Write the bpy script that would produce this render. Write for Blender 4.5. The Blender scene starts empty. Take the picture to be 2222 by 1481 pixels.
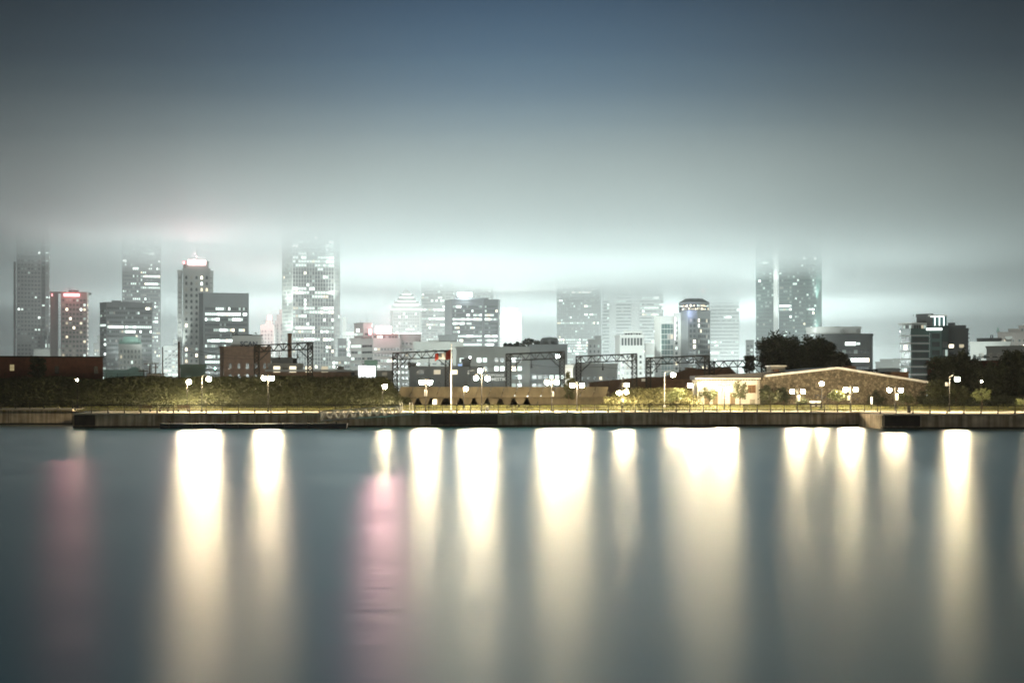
import bpy, math, random
from mathutils import Vector, noise
S = bpy.context.scene
C = S.collection
rnd = random.Random(7)

# ------------------------------------------------------------------ camera
F = 3086.0; YH = 825.0; EYE = 6.6          # focal length in photo pixels, horizon row, eye height above the water
cam = bpy.data.cameras.new('camera'); camo = bpy.data.objects.new('camera', cam); C.objects.link(camo)
cam.lens = 50; cam.sensor_width = 36; cam.clip_start = 0.5; cam.clip_end = 30000
cam.shift_y = (YH - 740.5) / 2222
camo.location = (0, 0, EYE); camo.rotation_euler = (math.pi / 2, 0, 0)
S.camera = camo

# ------------------------------------------------------------------ world: dusk sky, brighter over the lit city
W = bpy.data.worlds.new('World'); S.world = W; W.use_nodes = True
nt = W.node_tree; N = nt.nodes; L = nt.links
bg = N['Background']
tc = N.new('ShaderNodeTexCoord'); sp = N.new('ShaderNodeSeparateXYZ'); L.new(tc.outputs['Generated'], sp.inputs[0])
ramp = N.new('ShaderNodeValToRGB'); L.new(sp.outputs['Z'], ramp.inputs[0])
cr = ramp.color_ramp
cr.elements[0].position = 0; cr.elements[0].color = (.50, .58, .55, 1)
cr.elements[1].position = 1; cr.elements[1].color = (.05, .105, .165, 1)
for p, c in ((.085, (.46, .55, .53)), (.125, (.30, .43, .48)), (.16, (.15, .28, .385)), (.205, (.058, .145, .25)), (.26, (.018, .062, .13)), (.5, (.05, .115, .20))):
    e = cr.elements.new(p); e.color = (*c, 1)
def wmath(op, a, b=None, c=None):
    m = N.new('ShaderNodeMath'); m.operation = op
    for i, v in enumerate((a, b, c)):
        if v is None: continue
        if isinstance(v, (int, float)): m.inputs[i].default_value = v
        else: L.new(v, m.inputs[i])
    return m.outputs[0]
az = wmath('ARCTAN2', sp.outputs['X'], sp.outputs['Y'])
g = wmath('EXPONENT', wmath('MULTIPLY', wmath('MULTIPLY', az, az), -21.0))
back = N.new('ShaderNodeMapRange'); L.new(wmath('ABSOLUTE', az), back.inputs[0])      # sky strength raised behind the viewer as added fill light
back.inputs[1].default_value = .7; back.inputs[2].default_value = 2.2; back.inputs[3].default_value = .10; back.inputs[4].default_value = .8
L.new(wmath('MULTIPLY_ADD', g, .84, back.outputs[0]), bg.inputs[1])
sky = N.new('ShaderNodeTexSky'); sky.sky_type = 'NISHITA'; sky.sun_disc = False
sky.sun_elevation = math.radians(-4); sky.sun_rotation = math.radians(200)
mixs = N.new('ShaderNodeMixRGB'); mixs.blend_type = 'ADD'; mixs.inputs[0].default_value = .08
fillb = N.new('ShaderNodeMapRange'); L.new(wmath('ABSOLUTE', az), fillb.inputs[0]); fillb.inputs[1].default_value = .9; fillb.inputs[2].default_value = 2.0
mixb = N.new('ShaderNodeMixRGB'); L.new(fillb.outputs[0], mixb.inputs[0]); L.new(ramp.outputs[0], mixb.inputs[1]); mixb.inputs[2].default_value = (.20, .185, .16, 1)   # warm grey fill added behind the viewer to light the quay wall
L.new(mixb.outputs[0], mixs.inputs[1]); L.new(sky.outputs[0], mixs.inputs[2]); L.new(mixs.outputs[0], bg.inputs[0])
S.view_settings.view_transform = 'Standard'; S.view_settings.look = 'None'
S.view_settings.exposure = 0; S.view_settings.gamma = 1
S.cycles.use_denoising = True
S.cycles.max_bounces = 6; S.cycles.diffuse_bounces = 2; S.cycles.glossy_bounces = 2; S.cycles.transmission_bounces = 2
S.cycles.volume_bounces = 1; S.cycles.sample_clamp_indirect = 6
S.cycles.use_light_tree = True
S.cycles.filter_width = 1.8

# ------------------------------------------------------------------ tuning of the added city lights and the quay's lamps
CITY = 1.3e6          # watts scale of the unseen lights added in the city
QUAY = 6800           # watts of one quay lamp
COOL = (.87, 1.0, .965)
WARM = (1.0, .80, .50)
HAZE = .00009; MIST = .00042; CLOUD = .0085; CLOUD_Z = 110

# ------------------------------------------------------------------ helpers
def at(px, py, Y): return Vector(((px - 1111) / F * Y, Y, EYE + (YH - py) / F * Y))
def X(px, Y): return (px - 1111) / F * Y
def Z(py, Y): return EYE + (YH - py) / F * Y

MATS = {}
def nodes(m):
    return m.node_tree.nodes, m.node_tree.links
def mat(name, col, rough=.8, metal=0, var=0, scale=1.0, bump=0, stretch=(1, 1, 1), spec=.5, col2=None, detail=6):
    """procedural: base colour broken up by noise, optional bump"""
    if name in MATS: return MATS[name]
    m = bpy.data.materials.new(name); m.use_nodes = True
    n, l = nodes(m); b = n['Principled BSDF']
    b.inputs['Roughness'].default_value = rough; b.inputs['Metallic'].default_value = metal
    b.inputs['Specular IOR Level'].default_value = spec
    b.inputs['Base Color'].default_value = (*col, 1)
    if var or bump:
        t = n.new('ShaderNodeTexCoord'); mp = n.new('ShaderNodeMapping'); l.new(t.outputs['Object'], mp.inputs[0])
        mp.inputs['Scale'].default_value = stretch
        nz = n.new('ShaderNodeTexNoise'); nz.inputs['Scale'].default_value = scale; nz.inputs['Detail'].default_value = detail
        l.new(mp.outputs[0], nz.inputs['Vector'])
        r = n.new('ShaderNodeValToRGB'); r.color_ramp.elements[0].position = .3; r.color_ramp.elements[1].position = .7
        c2 = col2 or tuple(min(1, c * (1 + var)) for c in col)
        c1 = tuple(c * (1 - var) for c in col) if not col2 else col
        r.color_ramp.elements[0].color = (*c1, 1); r.color_ramp.elements[1].color = (*c2, 1)
        l.new(nz.outputs['Fac'], r.inputs[0]); l.new(r.outputs[0], b.inputs['Base Color'])
        if bump:
            bp = n.new('ShaderNodeBump'); bp.inputs['Strength'].default_value = bump; bp.inputs['Distance'].default_value = .1
            l.new(nz.outputs['Fac'], bp.inputs['Height']); l.new(bp.outputs[0], b.inputs['Normal'])
    MATS[name] = m; return m
def glow(name, col, s, sampled=False):
    if name in MATS: return MATS[name]
    m = bpy.data.materials.new(name); m.use_nodes = True
    b = nodes(m)[0]['Principled BSDF']; b.inputs['Base Color'].default_value = (.1, .1, .1, 1)
    b.inputs['Emission Color'].default_value = (*col, 1); b.inputs['Emission Strength'].default_value = s
    m.cycles.emission_sampling = 'AUTO' if sampled else 'NONE'
    MATS[name] = m; return m

class MB:
    def __init__(s): s.v = []; s.f = []; s.m = []
    def quad(s, a, b, c, d, mi=0):
        i = len(s.v); s.v += [Vector(a), Vector(b), Vector(c), Vector(d)]; s.f.append((i, i + 1, i + 2, i + 3)); s.m.append(mi)
    def box(s, a, b, mi=0):
        x0, y0, z0 = a; x1, y1, z1 = b
        i = len(s.v)
        s.v += [Vector(p) for p in ((x0, y0, z0), (x1, y0, z0), (x1, y1, z0), (x0, y1, z0), (x0, y0, z1), (x1, y0, z1), (x1, y1, z1), (x0, y1, z1))]
        for f in ((0, 3, 2, 1), (4, 5, 6, 7), (0, 1, 5, 4), (1, 2, 6, 5), (2, 3, 7, 6), (3, 0, 4, 7)):
            s.f.append(tuple(i + k for k in f)); s.m.append(mi)
    def prism(s, poly, z0, z1, mi=0, z1s=None):
        """poly: counter-clockwise plan outline"""
        n = len(poly); i = len(s.v)
        s.v += [Vector((p[0], p[1], z0)) for p in poly]
        s.v += [Vector((p[0], p[1], z1s[k] if z1s else z1)) for k, p in enumerate(poly)]
        for k in range(n):
            j = (k + 1) % n
            s.f.append((i + k, i + j, i + n + j, i + n + k)); s.m.append(mi)
        s.f.append(tuple(i + n + k for k in range(n))); s.m.append(mi)
        s.f.append(tuple(i + n - 1 - k for k in range(n))); s.m.append(mi)
    def extrude_y(s, prof, y0, y1, mi=0):
        """prof: outline in x,z (counter-clockwise seen from the camera)"""
        n = len(prof); i = len(s.v)
        s.v += [Vector((p[0], y0, p[1])) for p in prof] + [Vector((p[0], y1, p[1])) for p in prof]
        for k in range(n):
            j = (k + 1) % n
            s.f.append((i + k, i + n + k, i + n + j, i + j)); s.m.append(mi)
        s.f.append(tuple(i + k for k in range(n))); s.m.append(mi)
        s.f.append(tuple(i + 2 * n - 1 - k for k in range(n))); s.m.append(mi)
    def tube(s, pts, radii, n=6, mi=0, cap=True):
        pts = [Vector(p) for p in pts]
        if not isinstance(radii, (list, tuple)): radii = [radii] * len(pts)
        base = len(s.v)
        for k, p in enumerate(pts):
            d = (pts[min(k + 1, len(pts) - 1)] - pts[max(k - 1, 0)]).normalized()
            u = d.cross(Vector((0, 0, 1)))
            if u.length < 1e-3: u = Vector((1, 0, 0))
            u.normalize(); w = d.cross(u)
            for a in range(n):
                t = 2 * math.pi * a / n
                s.v.append(p + (u * math.cos(t) + w * math.sin(t)) * radii[k])
        for k in range(len(pts) - 1):
            for a in range(n):
                b = (a + 1) % n
                s.f.append((base + k * n + a, base + k * n + b, base + (k + 1) * n + b, base + (k + 1) * n + a)); s.m.append(mi)
        if cap:
            s.f.append(tuple(base + n - 1 - a for a in range(n))); s.m.append(mi)
            e = base + (len(pts) - 1) * n
            s.f.append(tuple(e + a for a in range(n))); s.m.append(mi)
    def bar(s, a, b, r=.05, n=4, mi=0): s.tube([a, b], r, n, mi)
    def lathe(s, prof, c, n=12, mi=0):
        """prof: (radius, z) from bottom to top around c"""
        i = len(s.v); c = Vector(c)
        for r, z in prof:
            for a in range(n):
                t = 2 * math.pi * (a + .5) / n
                s.v.append(c + Vector((r * math.cos(t), r * math.sin(t), z)))
        for k in range(len(prof) - 1):
            for a in range(n):
                b = (a + 1) % n
                s.f.append((i + k * n + a, i + k * n + b, i + (k + 1) * n + b, i + (k + 1) * n + a)); s.m.append(mi)
        s.f.append(tuple(i + n - 1 - a for a in range(n))); s.m.append(mi)
        e = i + (len(prof) - 1) * n
        s.f.append(tuple(e + a for a in range(n))); s.m.append(mi)
    def build(s, name, mats, parent=None, smooth=False):
        if not isinstance(mats, (list, tuple)): mats = [mats]
        off = WORLD_OF[parent.name] if parent is not None else Vector((0, 0, 0))
        me = bpy.data.meshes.new(name)
        me.from_pydata([tuple(v - off) for v in s.v], [], s.f)
        for m in mats: me.materials.append(m)
        if len(mats) > 1: me.polygons.foreach_set('material_index', s.m)
        if smooth: me.polygons.foreach_set('use_smooth', [True] * len(s.f))
        me.update()
        o = bpy.data.objects.new(name, me); C.objects.link(o)
        if parent is not None: o.parent = parent
        WORLD_OF[o.name] = off
        return o
WORLD_OF = {}
def tag(o, label=None, cat=None, group=None, kind=None):
    for k, v in (('label', label), ('category', cat), ('group', group), ('kind', kind)):
        if v: o[k] = v
    return o
def thing(name, label, cat, loc, group=None, kind=None):
    o = bpy.data.objects.new(name, None); C.objects.link(o); o.location = loc; o.empty_display_size = 1
    WORLD_OF[o.name] = Vector(loc)
    return tag(o, label, cat, group, kind)
def place(o, parent, world):
    """a child at a world position (its root has no rotation)"""
    o.parent = parent; o.location = Vector(world) - WORLD_OF[parent.name]; WORLD_OF[o.name] = Vector(world); C.objects.link(o)
def writing(name, body, size, m, parent, world, bold=0, depth=.03, align='LEFT', shear=0):
    cu = bpy.data.curves.new(name, 'FONT'); cu.body = body; cu.size = size; cu.extrude = depth; cu.offset = bold; cu.align_x = align; cu.shear = shear
    cu.materials.append(m)
    tmp = bpy.data.objects.new(name, cu); C.objects.link(tmp)
    bpy.context.view_layer.update()
    me = bpy.data.meshes.new_from_object(tmp.evaluated_get(bpy.context.evaluated_depsgraph_get()))
    bpy.data.objects.remove(tmp); bpy.data.curves.remove(cu)
    for v in me.vertices: v.co = (v.co.x, -v.co.z, v.co.y)
    o = bpy.data.objects.new(name, me); place(o, parent, world); return o
def point(loc, watts, col=COOL, r=2.0):
    l = bpy.data.lights.new('point_light', 'POINT'); l.energy = watts; l.color = col; l.shadow_soft_size = r
    o = bpy.data.objects.new('point_light', l); o.location = loc; C.objects.link(o); return o
def spot(loc, target, watts, deg, col=COOL, r=.6, blend=.8):
    l = bpy.data.lights.new('spot_light', 'SPOT'); l.energy = watts; l.color = col; l.shadow_soft_size = r
    l.spot_size = math.radians(deg); l.spot_blend = blend
    o = bpy.data.objects.new('spot_light', l); o.location = loc
    o.rotation_euler = (Vector(target) - Vector(loc)).to_track_quat('-Z', 'Y').to_euler(); C.objects.link(o); return o

# ------------------------------------------------------------------ materials
concrete = mat('grey concrete', (.22, .22, .2), .85, var=.15, scale=.08, stretch=(1, 1, .3))
concrete_pale = mat('pale concrete', (.30, .30, .28), .8, var=.1, scale=.06)
concrete_dark = mat('dark cladding', (.085, .09, .088), .6, var=.15, scale=.07)
granite = mat('granite cladding', (.13, .135, .13), .6, var=.15, scale=.09)
brownstone = mat('brown cladding', (.2, .165, .14), .8, var=.15, scale=.08)
white_clad = mat('white cladding', (.42, .42, .4), .7, var=.06, scale=.05)
green_glass = mat('green tinted curtain wall', (.05, .085, .075), .25, var=.2, scale=.05)
pane_dark = mat('unlit window glass', (.025, .03, .03), .2, var=.4, scale=.3)
pane_grey = mat('unlit window glass with blinds', (.09, .1, .095), .3, var=.3, scale=.25)
roof_m = mat('tar and gravel roof', (.07, .07, .068), .95, var=.2, scale=.3)
copper = mat('green copper roof', (.13, .22, .18), .7, var=.2, scale=.2)
metal_dark = mat('dark painted steel', (.008, .0075, .007), .75, metal=0, var=.3, scale=3)
metal_grey = mat('galvanised steel', (.42, .42, .4), .45, metal=.6, var=.15, scale=2)
metal_black = mat('black railing paint', (.010, .009, .008), .5, var=.3, scale=4)
brick = mat('dark red brick', (.075, .032, .022), .9, var=.25, scale=1.2)
brick_old = mat('old brown brick', (.15, .085, .05), .9, var=.3, scale=1.0)
bark = mat('bark', (.07, .05, .035), .95, var=.3, scale=3)
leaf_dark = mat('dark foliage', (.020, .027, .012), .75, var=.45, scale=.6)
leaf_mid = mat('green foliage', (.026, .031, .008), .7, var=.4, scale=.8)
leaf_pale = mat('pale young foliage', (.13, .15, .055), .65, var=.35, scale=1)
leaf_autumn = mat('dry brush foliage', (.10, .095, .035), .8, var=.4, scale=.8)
white_paint = mat('white paint', (.75, .74, .7), .6, var=.05, scale=1)
wood = mat('bench timber', (.05, .03, .018), .8, var=.3, scale=3)
rust = mat('rusty steel plate', (.035, .028, .022), .8, var=.5, scale=.8, bump=.3)
roof_red = mat('weathered brown roof', (.075, .045, .03), .9, var=.25, scale=.6)
LIT = {
 'c1': glow('dim office light', (.80, 1, .90), .55), 'c2': glow('office light', (.84, 1, .92), 1.3), 'c3': glow('bright office light', (.88, 1, .94), 3.2),
 'c0': glow('very dim office light', (.75, 1, .9), .16), 'w0': glow('very dim room light', (1, .86, .6), .16),
 'w1': glow('dim warm room light', (1, .86, .58), .6), 'w2': glow('warm room light', (1, .88, .62), 1.5), 'w3': glow('bright warm room light', (1, .9, .68), 3.6)}

# ------------------------------------------------------------------ water, ground, quay line
def qy(px):                      # distance of the quay face along the main quay
    return 198 + (px - 160) / 1750 * 8.5
wm = bpy.data.materials.new('basin water'); wm.use_nodes = True
n, l = nodes(wm); n.remove(n['Principled BSDF'])
b = n.new('ShaderNodeBsdfGlossy'); b.distribution = 'BECKMANN'; b.inputs['Color'].default_value = (.97, 1, .985, 1)
df = n.new('ShaderNodeBsdfDiffuse'); df.inputs['Color'].default_value = (.03, .19, .24, 1)
fr_ = n.new('ShaderNodeFresnel'); fr_.inputs['IOR'].default_value = 1.36
mxs = n.new('ShaderNodeMixShader'); l.new(fr_.outputs[0], mxs.inputs[0]); l.new(df.outputs[0], mxs.inputs[1]); l.new(b.outputs[0], mxs.inputs[2])
l.new(mxs.outputs[0], n['Material Output'].inputs['Surface'])
t = n.new('ShaderNodeTexCoord')
def stretched(scale, sc, detail=4):
    mp = n.new('ShaderNodeMapping'); l.new(t.outputs['Object'], mp.inputs[0]); mp.inputs['Scale'].default_value = scale
    z = n.new('ShaderNodeTexNoise'); z.inputs['Scale'].default_value = sc; z.inputs['Detail'].default_value = detail; l.new(mp.outputs[0], z.inputs['Vector']); return z
z1 = stretched((.012, .09, 1), 1.0)                 # long wind lanes: smoother and rougher water
rr = n.new('ShaderNodeMapRange'); l.new(z1.outputs['Fac'], rr.inputs[0]); rr.inputs[1].default_value = .3; rr.inputs[2].default_value = .7
rr.inputs[3].default_value = .325; rr.inputs[4].default_value = .365
z2 = stretched((.4, 1.8, 1), 1.0, 4)      # fine ripples, long across the view, roughen the water in threads
r2_ = n.new('ShaderNodeMapRange'); l.new(z2.outputs['Fac'], r2_.inputs[0]); r2_.inputs[1].default_value = .3; r2_.inputs[2].default_value = .7; r2_.inputs[3].default_value = -.042; r2_.inputs[4].default_value = .042
ad = n.new('ShaderNodeMath'); l.new(rr.outputs[0], ad.inputs[0]); l.new(r2_.outputs[0], ad.inputs[1]); l.new(ad.outputs[0], b.inputs['Roughness'])
m = MB(); m.quad((-4000, -300, 0), (4000, -300, 0), (4000, 230, 0), (-4000, 230, 0)); tag(m.build('water', wm), kind='structure')
m = MB(); m.quad((-9000, 215, 1.9), (9000, 215, 1.9), (9000, 14000, 1.9), (-9000, 14000, 1.9))
tag(m.build('ground', mat('city ground', (.08, .08, .075), .9, var=.3, scale=.02)), kind='structure')

# quay concrete: vertical run-off stains, horizontal pour lines
qm = bpy.data.materials.new('stained quay concrete'); qm.use_nodes = True
n, l = nodes(qm); b = n['Principled BSDF']; b.inputs['Roughness'].default_value = .9
t = n.new('ShaderNodeTexCoord')
za = stretched((1.6, 1.6, .10), 1.0, 6); zb = stretched((.5, .5, .9), 1.0, 6)
mx = n.new('ShaderNodeMixRGB'); mx.blend_type = 'MULTIPLY'; mx.inputs[0].default_value = 1
ra = n.new('ShaderNodeValToRGB'); ra.color_ramp.elements[0].position = .36; ra.color_ramp.elements[1].position = .66
ra.color_ramp.elements[0].color = (.30, .235, .155, 1); ra.color_ramp.elements[1].color = (.72, .61, .45, 1); l.new(za.outputs['Fac'], ra.inputs[0])
rb = n.new('ShaderNodeValToRGB'); rb.color_ramp.elements[0].position = .3; rb.color_ramp.elements[1].position = .7
rb.color_ramp.elements[0].color = (.55, .55, .55, 1); rb.color_ramp.elements[1].color = (1, 1, 1, 1); l.new(zb.outputs['Fac'], rb.inputs[0])
l.new(ra.outputs[0], mx.inputs[1]); l.new(rb.outputs[0], mx.inputs[2]); l.new(mx.outputs[0], b.inputs['Base Color'])
algae = mat('wet algae line', (.02, .02, .012), .6, var=.4, scale=1.5)
coping = mat('pale coping', (.4, .37, .3), .85, var=.2, scale=1)

def quay(label, pts, zt, back, panels):
    """pts: front line (px, Y) left to right"""
    w = [Vector((X(p, Y), Y, 0)) for p, Y in pts]
    root = thing('quay_wall', label, 'quay wall', (w[0].x, w[0].y, 0), 'concrete quay walls', 'thing')
    poly = [(p.x, p.y) for p in w] + [(w[-1].x, back), (w[0].x, back)]
    m = MB(); m.prism(poly, -3, zt - .22); m.build('wall', qm, root)
    m = MB(); m.prism([(p.x, p.y - .12) for p in w] + [(w[-1].x, back), (w[0].x, back)], zt - .2, zt); m.build('coping', coping, root)
    m = MB()
    for a, c in zip(w[:-1], w[1:]): m.quad((a.x, a.y - .06, -.1), (c.x, c.y - .06, -.1), (c.x, c.y - .05, .26), (a.x, a.y - .05, .26)); m.quad((a.x, a.y - .05, .26), (c.x, c.y - .05, .26), (c.x, c.y, .27), (a.x, a.y, .27))
    m.build('algae_line', algae, root)
    m = MB()
    for a, c in zip(w[:-1], w[1:]):
        n_ = int((c - a).length / 9)
        for k in range(1, n_):
            p = a.lerp(c, k / n_); m = MB(); m.box((p.x - .03, p.y - .012, .3), (p.x + .03, p.y + .05, zt - .21)); m.build('expansion_joint', metal_black, root)
    
    for p0, p1 in panels:
        Y0 = lerp(pts, p0); Y1 = lerp(pts, p1)
        a = Vector((X(p0, Y0), Y0 - .15, .45)); c = Vector((X(p1, Y1), Y1 - .15, .45))
        m = MB(); m.prism([(a.x, a.y), (c.x, c.y), (c.x, c.y + .2), (a.x, a.y + .2)], .35, zt - .25); m.build('steel_panel', rust, root)
    return root
def lerp(pts, p):
    for (a, A), (c, B) in zip(pts[:-1], pts[1:]):
        if p <= c or (c, B) == pts[-1]: return A + (B - A) * (p - a) / (c - a)
LQ = [(-260, 212), (157, 212)]; MQ = [(159, 198), (1000, qy(1000)), (1908, qy(1908))]; RQ = [(1911, 194), (1916, 193.6), (2600, 193.6)]
ZL, ZM, ZR = 2.4, 2.04, 2.06
quay('low stained quay wall set back at the far left', LQ, ZL, 218, [])
quay('long stained concrete quay wall behind the gangway and dark dock', MQ, ZM, 218, [(162, 206), (935, 1080)])
quay('quay wall stepping forward at the far right, round corner', RQ, ZR, 218, [(1914, 1996)])
def hterr(x, Y):
    px = x / Y * F + 1111
    z = 2.03 + .55 * sm((Y - 212) / 14)
    top = 6.15
    k = sm((882 - px) / 52)
    if px < 240: top = 6.0
    z += k * (top - 2.5) * sm((Y - 221) / 16)
    z += 1.6 * sm((Y - 222) / 12) * sm((px - 1318) / 40) * sm((1520 - px) / 40)
    z += .6 * sm((Y - 224) / 12) * sm((px - 2000) / 40)
    z += .22 * noise.noise(Vector((x * .18, Y * .18, 0))) * sm((Y - 214) / 8)
    if Y > 292: z = 1.85
    return z
def sm(t): t = max(0, min(1, t)); return t * t * (3 - 2 * t)
tm = MB(); xs = [-150 + i * 1.5 for i in range(210)]; ys = [211.5 + j * 1.5 for j in range(56)]
idx = {}
for j, y in enumerate(ys):
    for i, x in enumerate(xs): idx[i, j] = len(tm.v); tm.v.append(Vector((x, y, hterr(x, y))))
for j in range(len(ys) - 1):
    for i in range(len(xs) - 1): tm.f.append((idx[i, j], idx[i + 1, j], idx[i + 1, j + 1], idx[i, j + 1])); tm.m.append(0)
tag(tm.build('embankment', mat('grassy earth', (.06, .062, .025), .95, var=.4, scale=.9, bump=.6), smooth=True), kind='structure')
wk = MB()
for pts, zt in ((LQ, ZL), (MQ, ZM), (RQ, ZR)):
    w = [(X(p, Y), Y + .35) for p, Y in pts]
    wk.prism(w + [(w[-1][0], 217), (w[0][0], 217)], zt - .1, zt + .006)
tag(wk.build('walkway', mat('pale gravel path', (.36, .33, .27), .95, var=.15, scale=1.2)), kind='structure')

# grass and brush
def grass(name, n, reg, hh, ww, m, test=None):
    mb = MB()
    for _ in range(n):
        x = rnd.uniform(*reg[0]); y = rnd.uniform(*reg[1])
        if test and not test(x / y * F + 1111, y): continue
        z = hterr(x, y); h = rnd.uniform(*hh); a = rnd.uniform(0, math.pi); w = rnd.uniform(*ww)
        d = Vector((math.cos(a), math.sin(a), 0)) * w; lean = Vector((rnd.gauss(0, .3), rnd.gauss(0, .3), 1)) * h
        i = len(mb.v); p = Vector((x, y, z - .05))
        mb.v += [p - d, p + d, p + lean * .6 + d * .7, p + lean]
        mb.f.append((i, i + 1, i + 2, i + 3)); mb.m.append(0)
    return tag(mb.build(name, m), kind='stuff')
grass('grass', 26000, ((-95, 85), (211.6, 226)), (.08, .35), (.03, .08), mat('lawn grass', (.15, .15, .04), .8, var=.4, scale=1.5))
def brush(name, n, reg, m, test, hmax, leaf):
    """low tangled brush: leaf clumps sitting on the slope"""
    mb = MB()
    for _ in range(n):
        x = rnd.uniform(*reg[0]); y = rnd.uniform(*reg[1]); px = x / y * F + 1111
        if not test(px, y): continue
        big = .5 + .5 * noise.noise(Vector((x * .12, y * .12, 3)))
        h = hmax * (.25 + .9 * big); c = Vector((x, y, hterr(x, y)))
        for _k in range(9):
            p = c + Vector((rnd.gauss(0, .35), rnd.gauss(0, .35), rnd.uniform(0, h)))
            u = Vector((rnd.gauss(0, 1), rnd.gauss(0, 1), rnd.gauss(0, .6))).normalized() * leaf * rnd.uniform(.5, 1.2)
            w = u.cross(Vector((rnd.gauss(0, 1), rnd.gauss(0, 1), rnd.gauss(0, 1)))).normalized() * leaf * .45
            mb.quad(p - u, p - w, p + u, p + w)
    return tag(mb.build(name, m), kind='stuff')
brush('undergrowth', 8000, ((-98, -14), (220, 246)), leaf_mid, lambda p, y: p < 868, 1.35, .2)
brush('dry_undergrowth', 1300, ((12, 34), (221, 240)), leaf_autumn, lambda p, y: 1318 < p < 1515, 1.6, .24)
brush('dark_undergrowth', 900, ((62, 92), (224, 240)), leaf_dark, lambda p, y: p > 2005, 1.4, .22)

# ------------------------------------------------------------------ railings
def railing(label, pts, zt, step):
    w = [Vector((X(p, Y), Y + .35, zt)) for p, Y in pts]
    root = thing('railing', label, 'railing', w[0], 'black railings on the quay edge')
    L_ = [0]
    for a, c in zip(w[:-1], w[1:]): L_.append(L_[-1] + (c - a).length)
    def along(d):
        for k in range(len(w) - 1):
            if d <= L_[k + 1] or k == len(w) - 2:
                return w[k].lerp(w[k + 1], (d - L_[k]) / (L_[k + 1] - L_[k]))
    n_ = max(2, round(L_[-1] / step))
    for k in range(n_ + 1):
        p = along(L_[-1] * k / n_)
        m = MB(); m.tube([p + Vector((0, .16, 0)), p + Vector((0, .05, .14)), p + Vector((0, 0, .35)), p + Vector((0, 0, 1.1))], [.11, .095, .085, .085], 6)
        m.box(p + Vector((-.11, -.1, 0)), p + Vector((.11, .24, .03)))
        m.build('post', metal_black, root)
    for hgt, r in ((1.1, .065), (.74, .04), (.40, .04)):
        m = MB(); m.tube([p + Vector((0, 0, hgt)) for p in w], r, 6); m.build('rail', metal_black, root)
railing('black railing on the low quay at the far left', [(-250, 212), (156, 212)], ZL, 2.15)
railing('long black railing along the main quay, left of the gangway', [(161, 198), (866, qy(866))], ZM, 2.3)
railing('long black railing along the main quay, right of the gangway', [(900, qy(900)), (1906, qy(1906))], ZM, 2.0)
railing('black railing on the forward quay at the far right', [(1912, 194), (1916, 193.6), (2500, 193.6)], ZR, 2.35)

# ------------------------------------------------------------------ quay lamps
globe_m = glow('lit lamp glass', WARM, 1, True)
def lampglow(w, r):
    return glow('lit lamp glass %d %d' % (w, r * 100), WARM, w / (4 * math.pi ** 2 * r * r), True)
def lamp(label, pole_px, base_py, heads, Y=None, power=1.0, banner=None, box=None, r=.36, pole_m=None, arm_at=None):
    zb = None
    if Y is None: Y = qy(min(max(pole_px, 160), 1908)) + 5 if base_py > 886 else 221
    x = X(pole_px, Y); zb = ZM if Y < 217 else hterr(x, Y)
    if Y < 200: zb = ZR
    root = thing('street_lamp', label, 'street lamp', (x, Y, zb), 'lamps along the quay')
    hz = [(X(a, Y), Z(c, Y)) for a, c in heads]
    topz = max(h[1] for h in hz) + .45
    if arm_at: topz = Z(arm_at, Y)
    pm = pole_m or metal_dark
    m = MB(); m.tube([(x, Y, zb), (x, Y, zb + 1.2), (x, Y, topz)], [.1, .075, .055], 8); m.build('pole', pm, root)
    m = MB(); m.lathe([(.2, 0), (.2, .08), (.14, .3), (.11, .5)], (x, Y, zb), 8); m.build('base', pm, root)
    for hx, hzz in hz:
        if abs(hx - x) > .25:
            m = MB(); m.tube([(x, Y, topz - .1), ((x * .6 + hx * .4), Y, max(topz - .02, hzz + r + .15)), (hx, Y, hzz + r + .12)], [.04, .035, .03], 6); m.build('arm', pm, root)
        m = MB(); m.lathe([(r * 1.0, r * .7), (r * .95, r * .85), (r * .3, r * 1.3), (.05, r * 1.6)], (hx, Y, hzz), 10); hd = m.build('lamp_cap', pm, root)
        me = ICO(r); gm = lampglow(QUAY * power, r)
        key = ('globe', round(r, 2), gm.name)
        if key not in SH:
            q = me.copy(); q.materials.append(gm); SH[key] = q
        o = bpy.data.objects.new('lamp_globe', SH[key]); place(o, root, (hx, Y, hzz))
    if banner:
        p0, p1, y0, y1 = banner
        m = MB(); m.box((X(p0, Y), Y - .03, Z(y1, Y)), (X(p1, Y), Y + .03, Z(y0, Y))); m.build('banner', white_paint, root)
        m = MB(); m.bar((x, Y, Z(y0, Y) + .03), (X(p1 if abs(X(p1, Y) - x) > abs(X(p0, Y) - x) else p0, Y), Y, Z(y0, Y) + .03), .03); m.build('banner_arm', pm, root)
    return root
SH = {}
def ICO(r):
    k = ('ico', r)
    if k not in SH:
        t = (1 + 5 ** .5) / 2
        v = [Vector(p).normalized() * r for p in ((-1, t, 0), (1, t, 0), (-1, -t, 0), (1, -t, 0), (0, -1, t), (0, 1, t), (0, -1, -t), (0, 1, -t), (t, 0, -1), (t, 0, 1), (-t, 0, -1), (-t, 0, 1))]
        f = [(0, 11, 5), (0, 5, 1), (0, 1, 7), (0, 7, 10), (0, 10, 11), (1, 5, 9), (5, 11, 4), (11, 10, 2), (10, 7, 6), (7, 1, 8), (3, 9, 4), (3, 4, 2), (3, 2, 6), (3, 6, 8), (3, 8, 9), (4, 9, 5), (2, 4, 11), (6, 2, 10), (8, 6, 7), (9, 8, 1)]
        me = bpy.data.meshes.new('lamp_globe'); me.from_pydata([tuple(p) for p in v], [], f); SH[k] = me
    return SH[k]
lamp('single-globe lamp lighting the bank beside the two tall timber poles', 406, 878, [(410, 828)], power=2.6)
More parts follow.
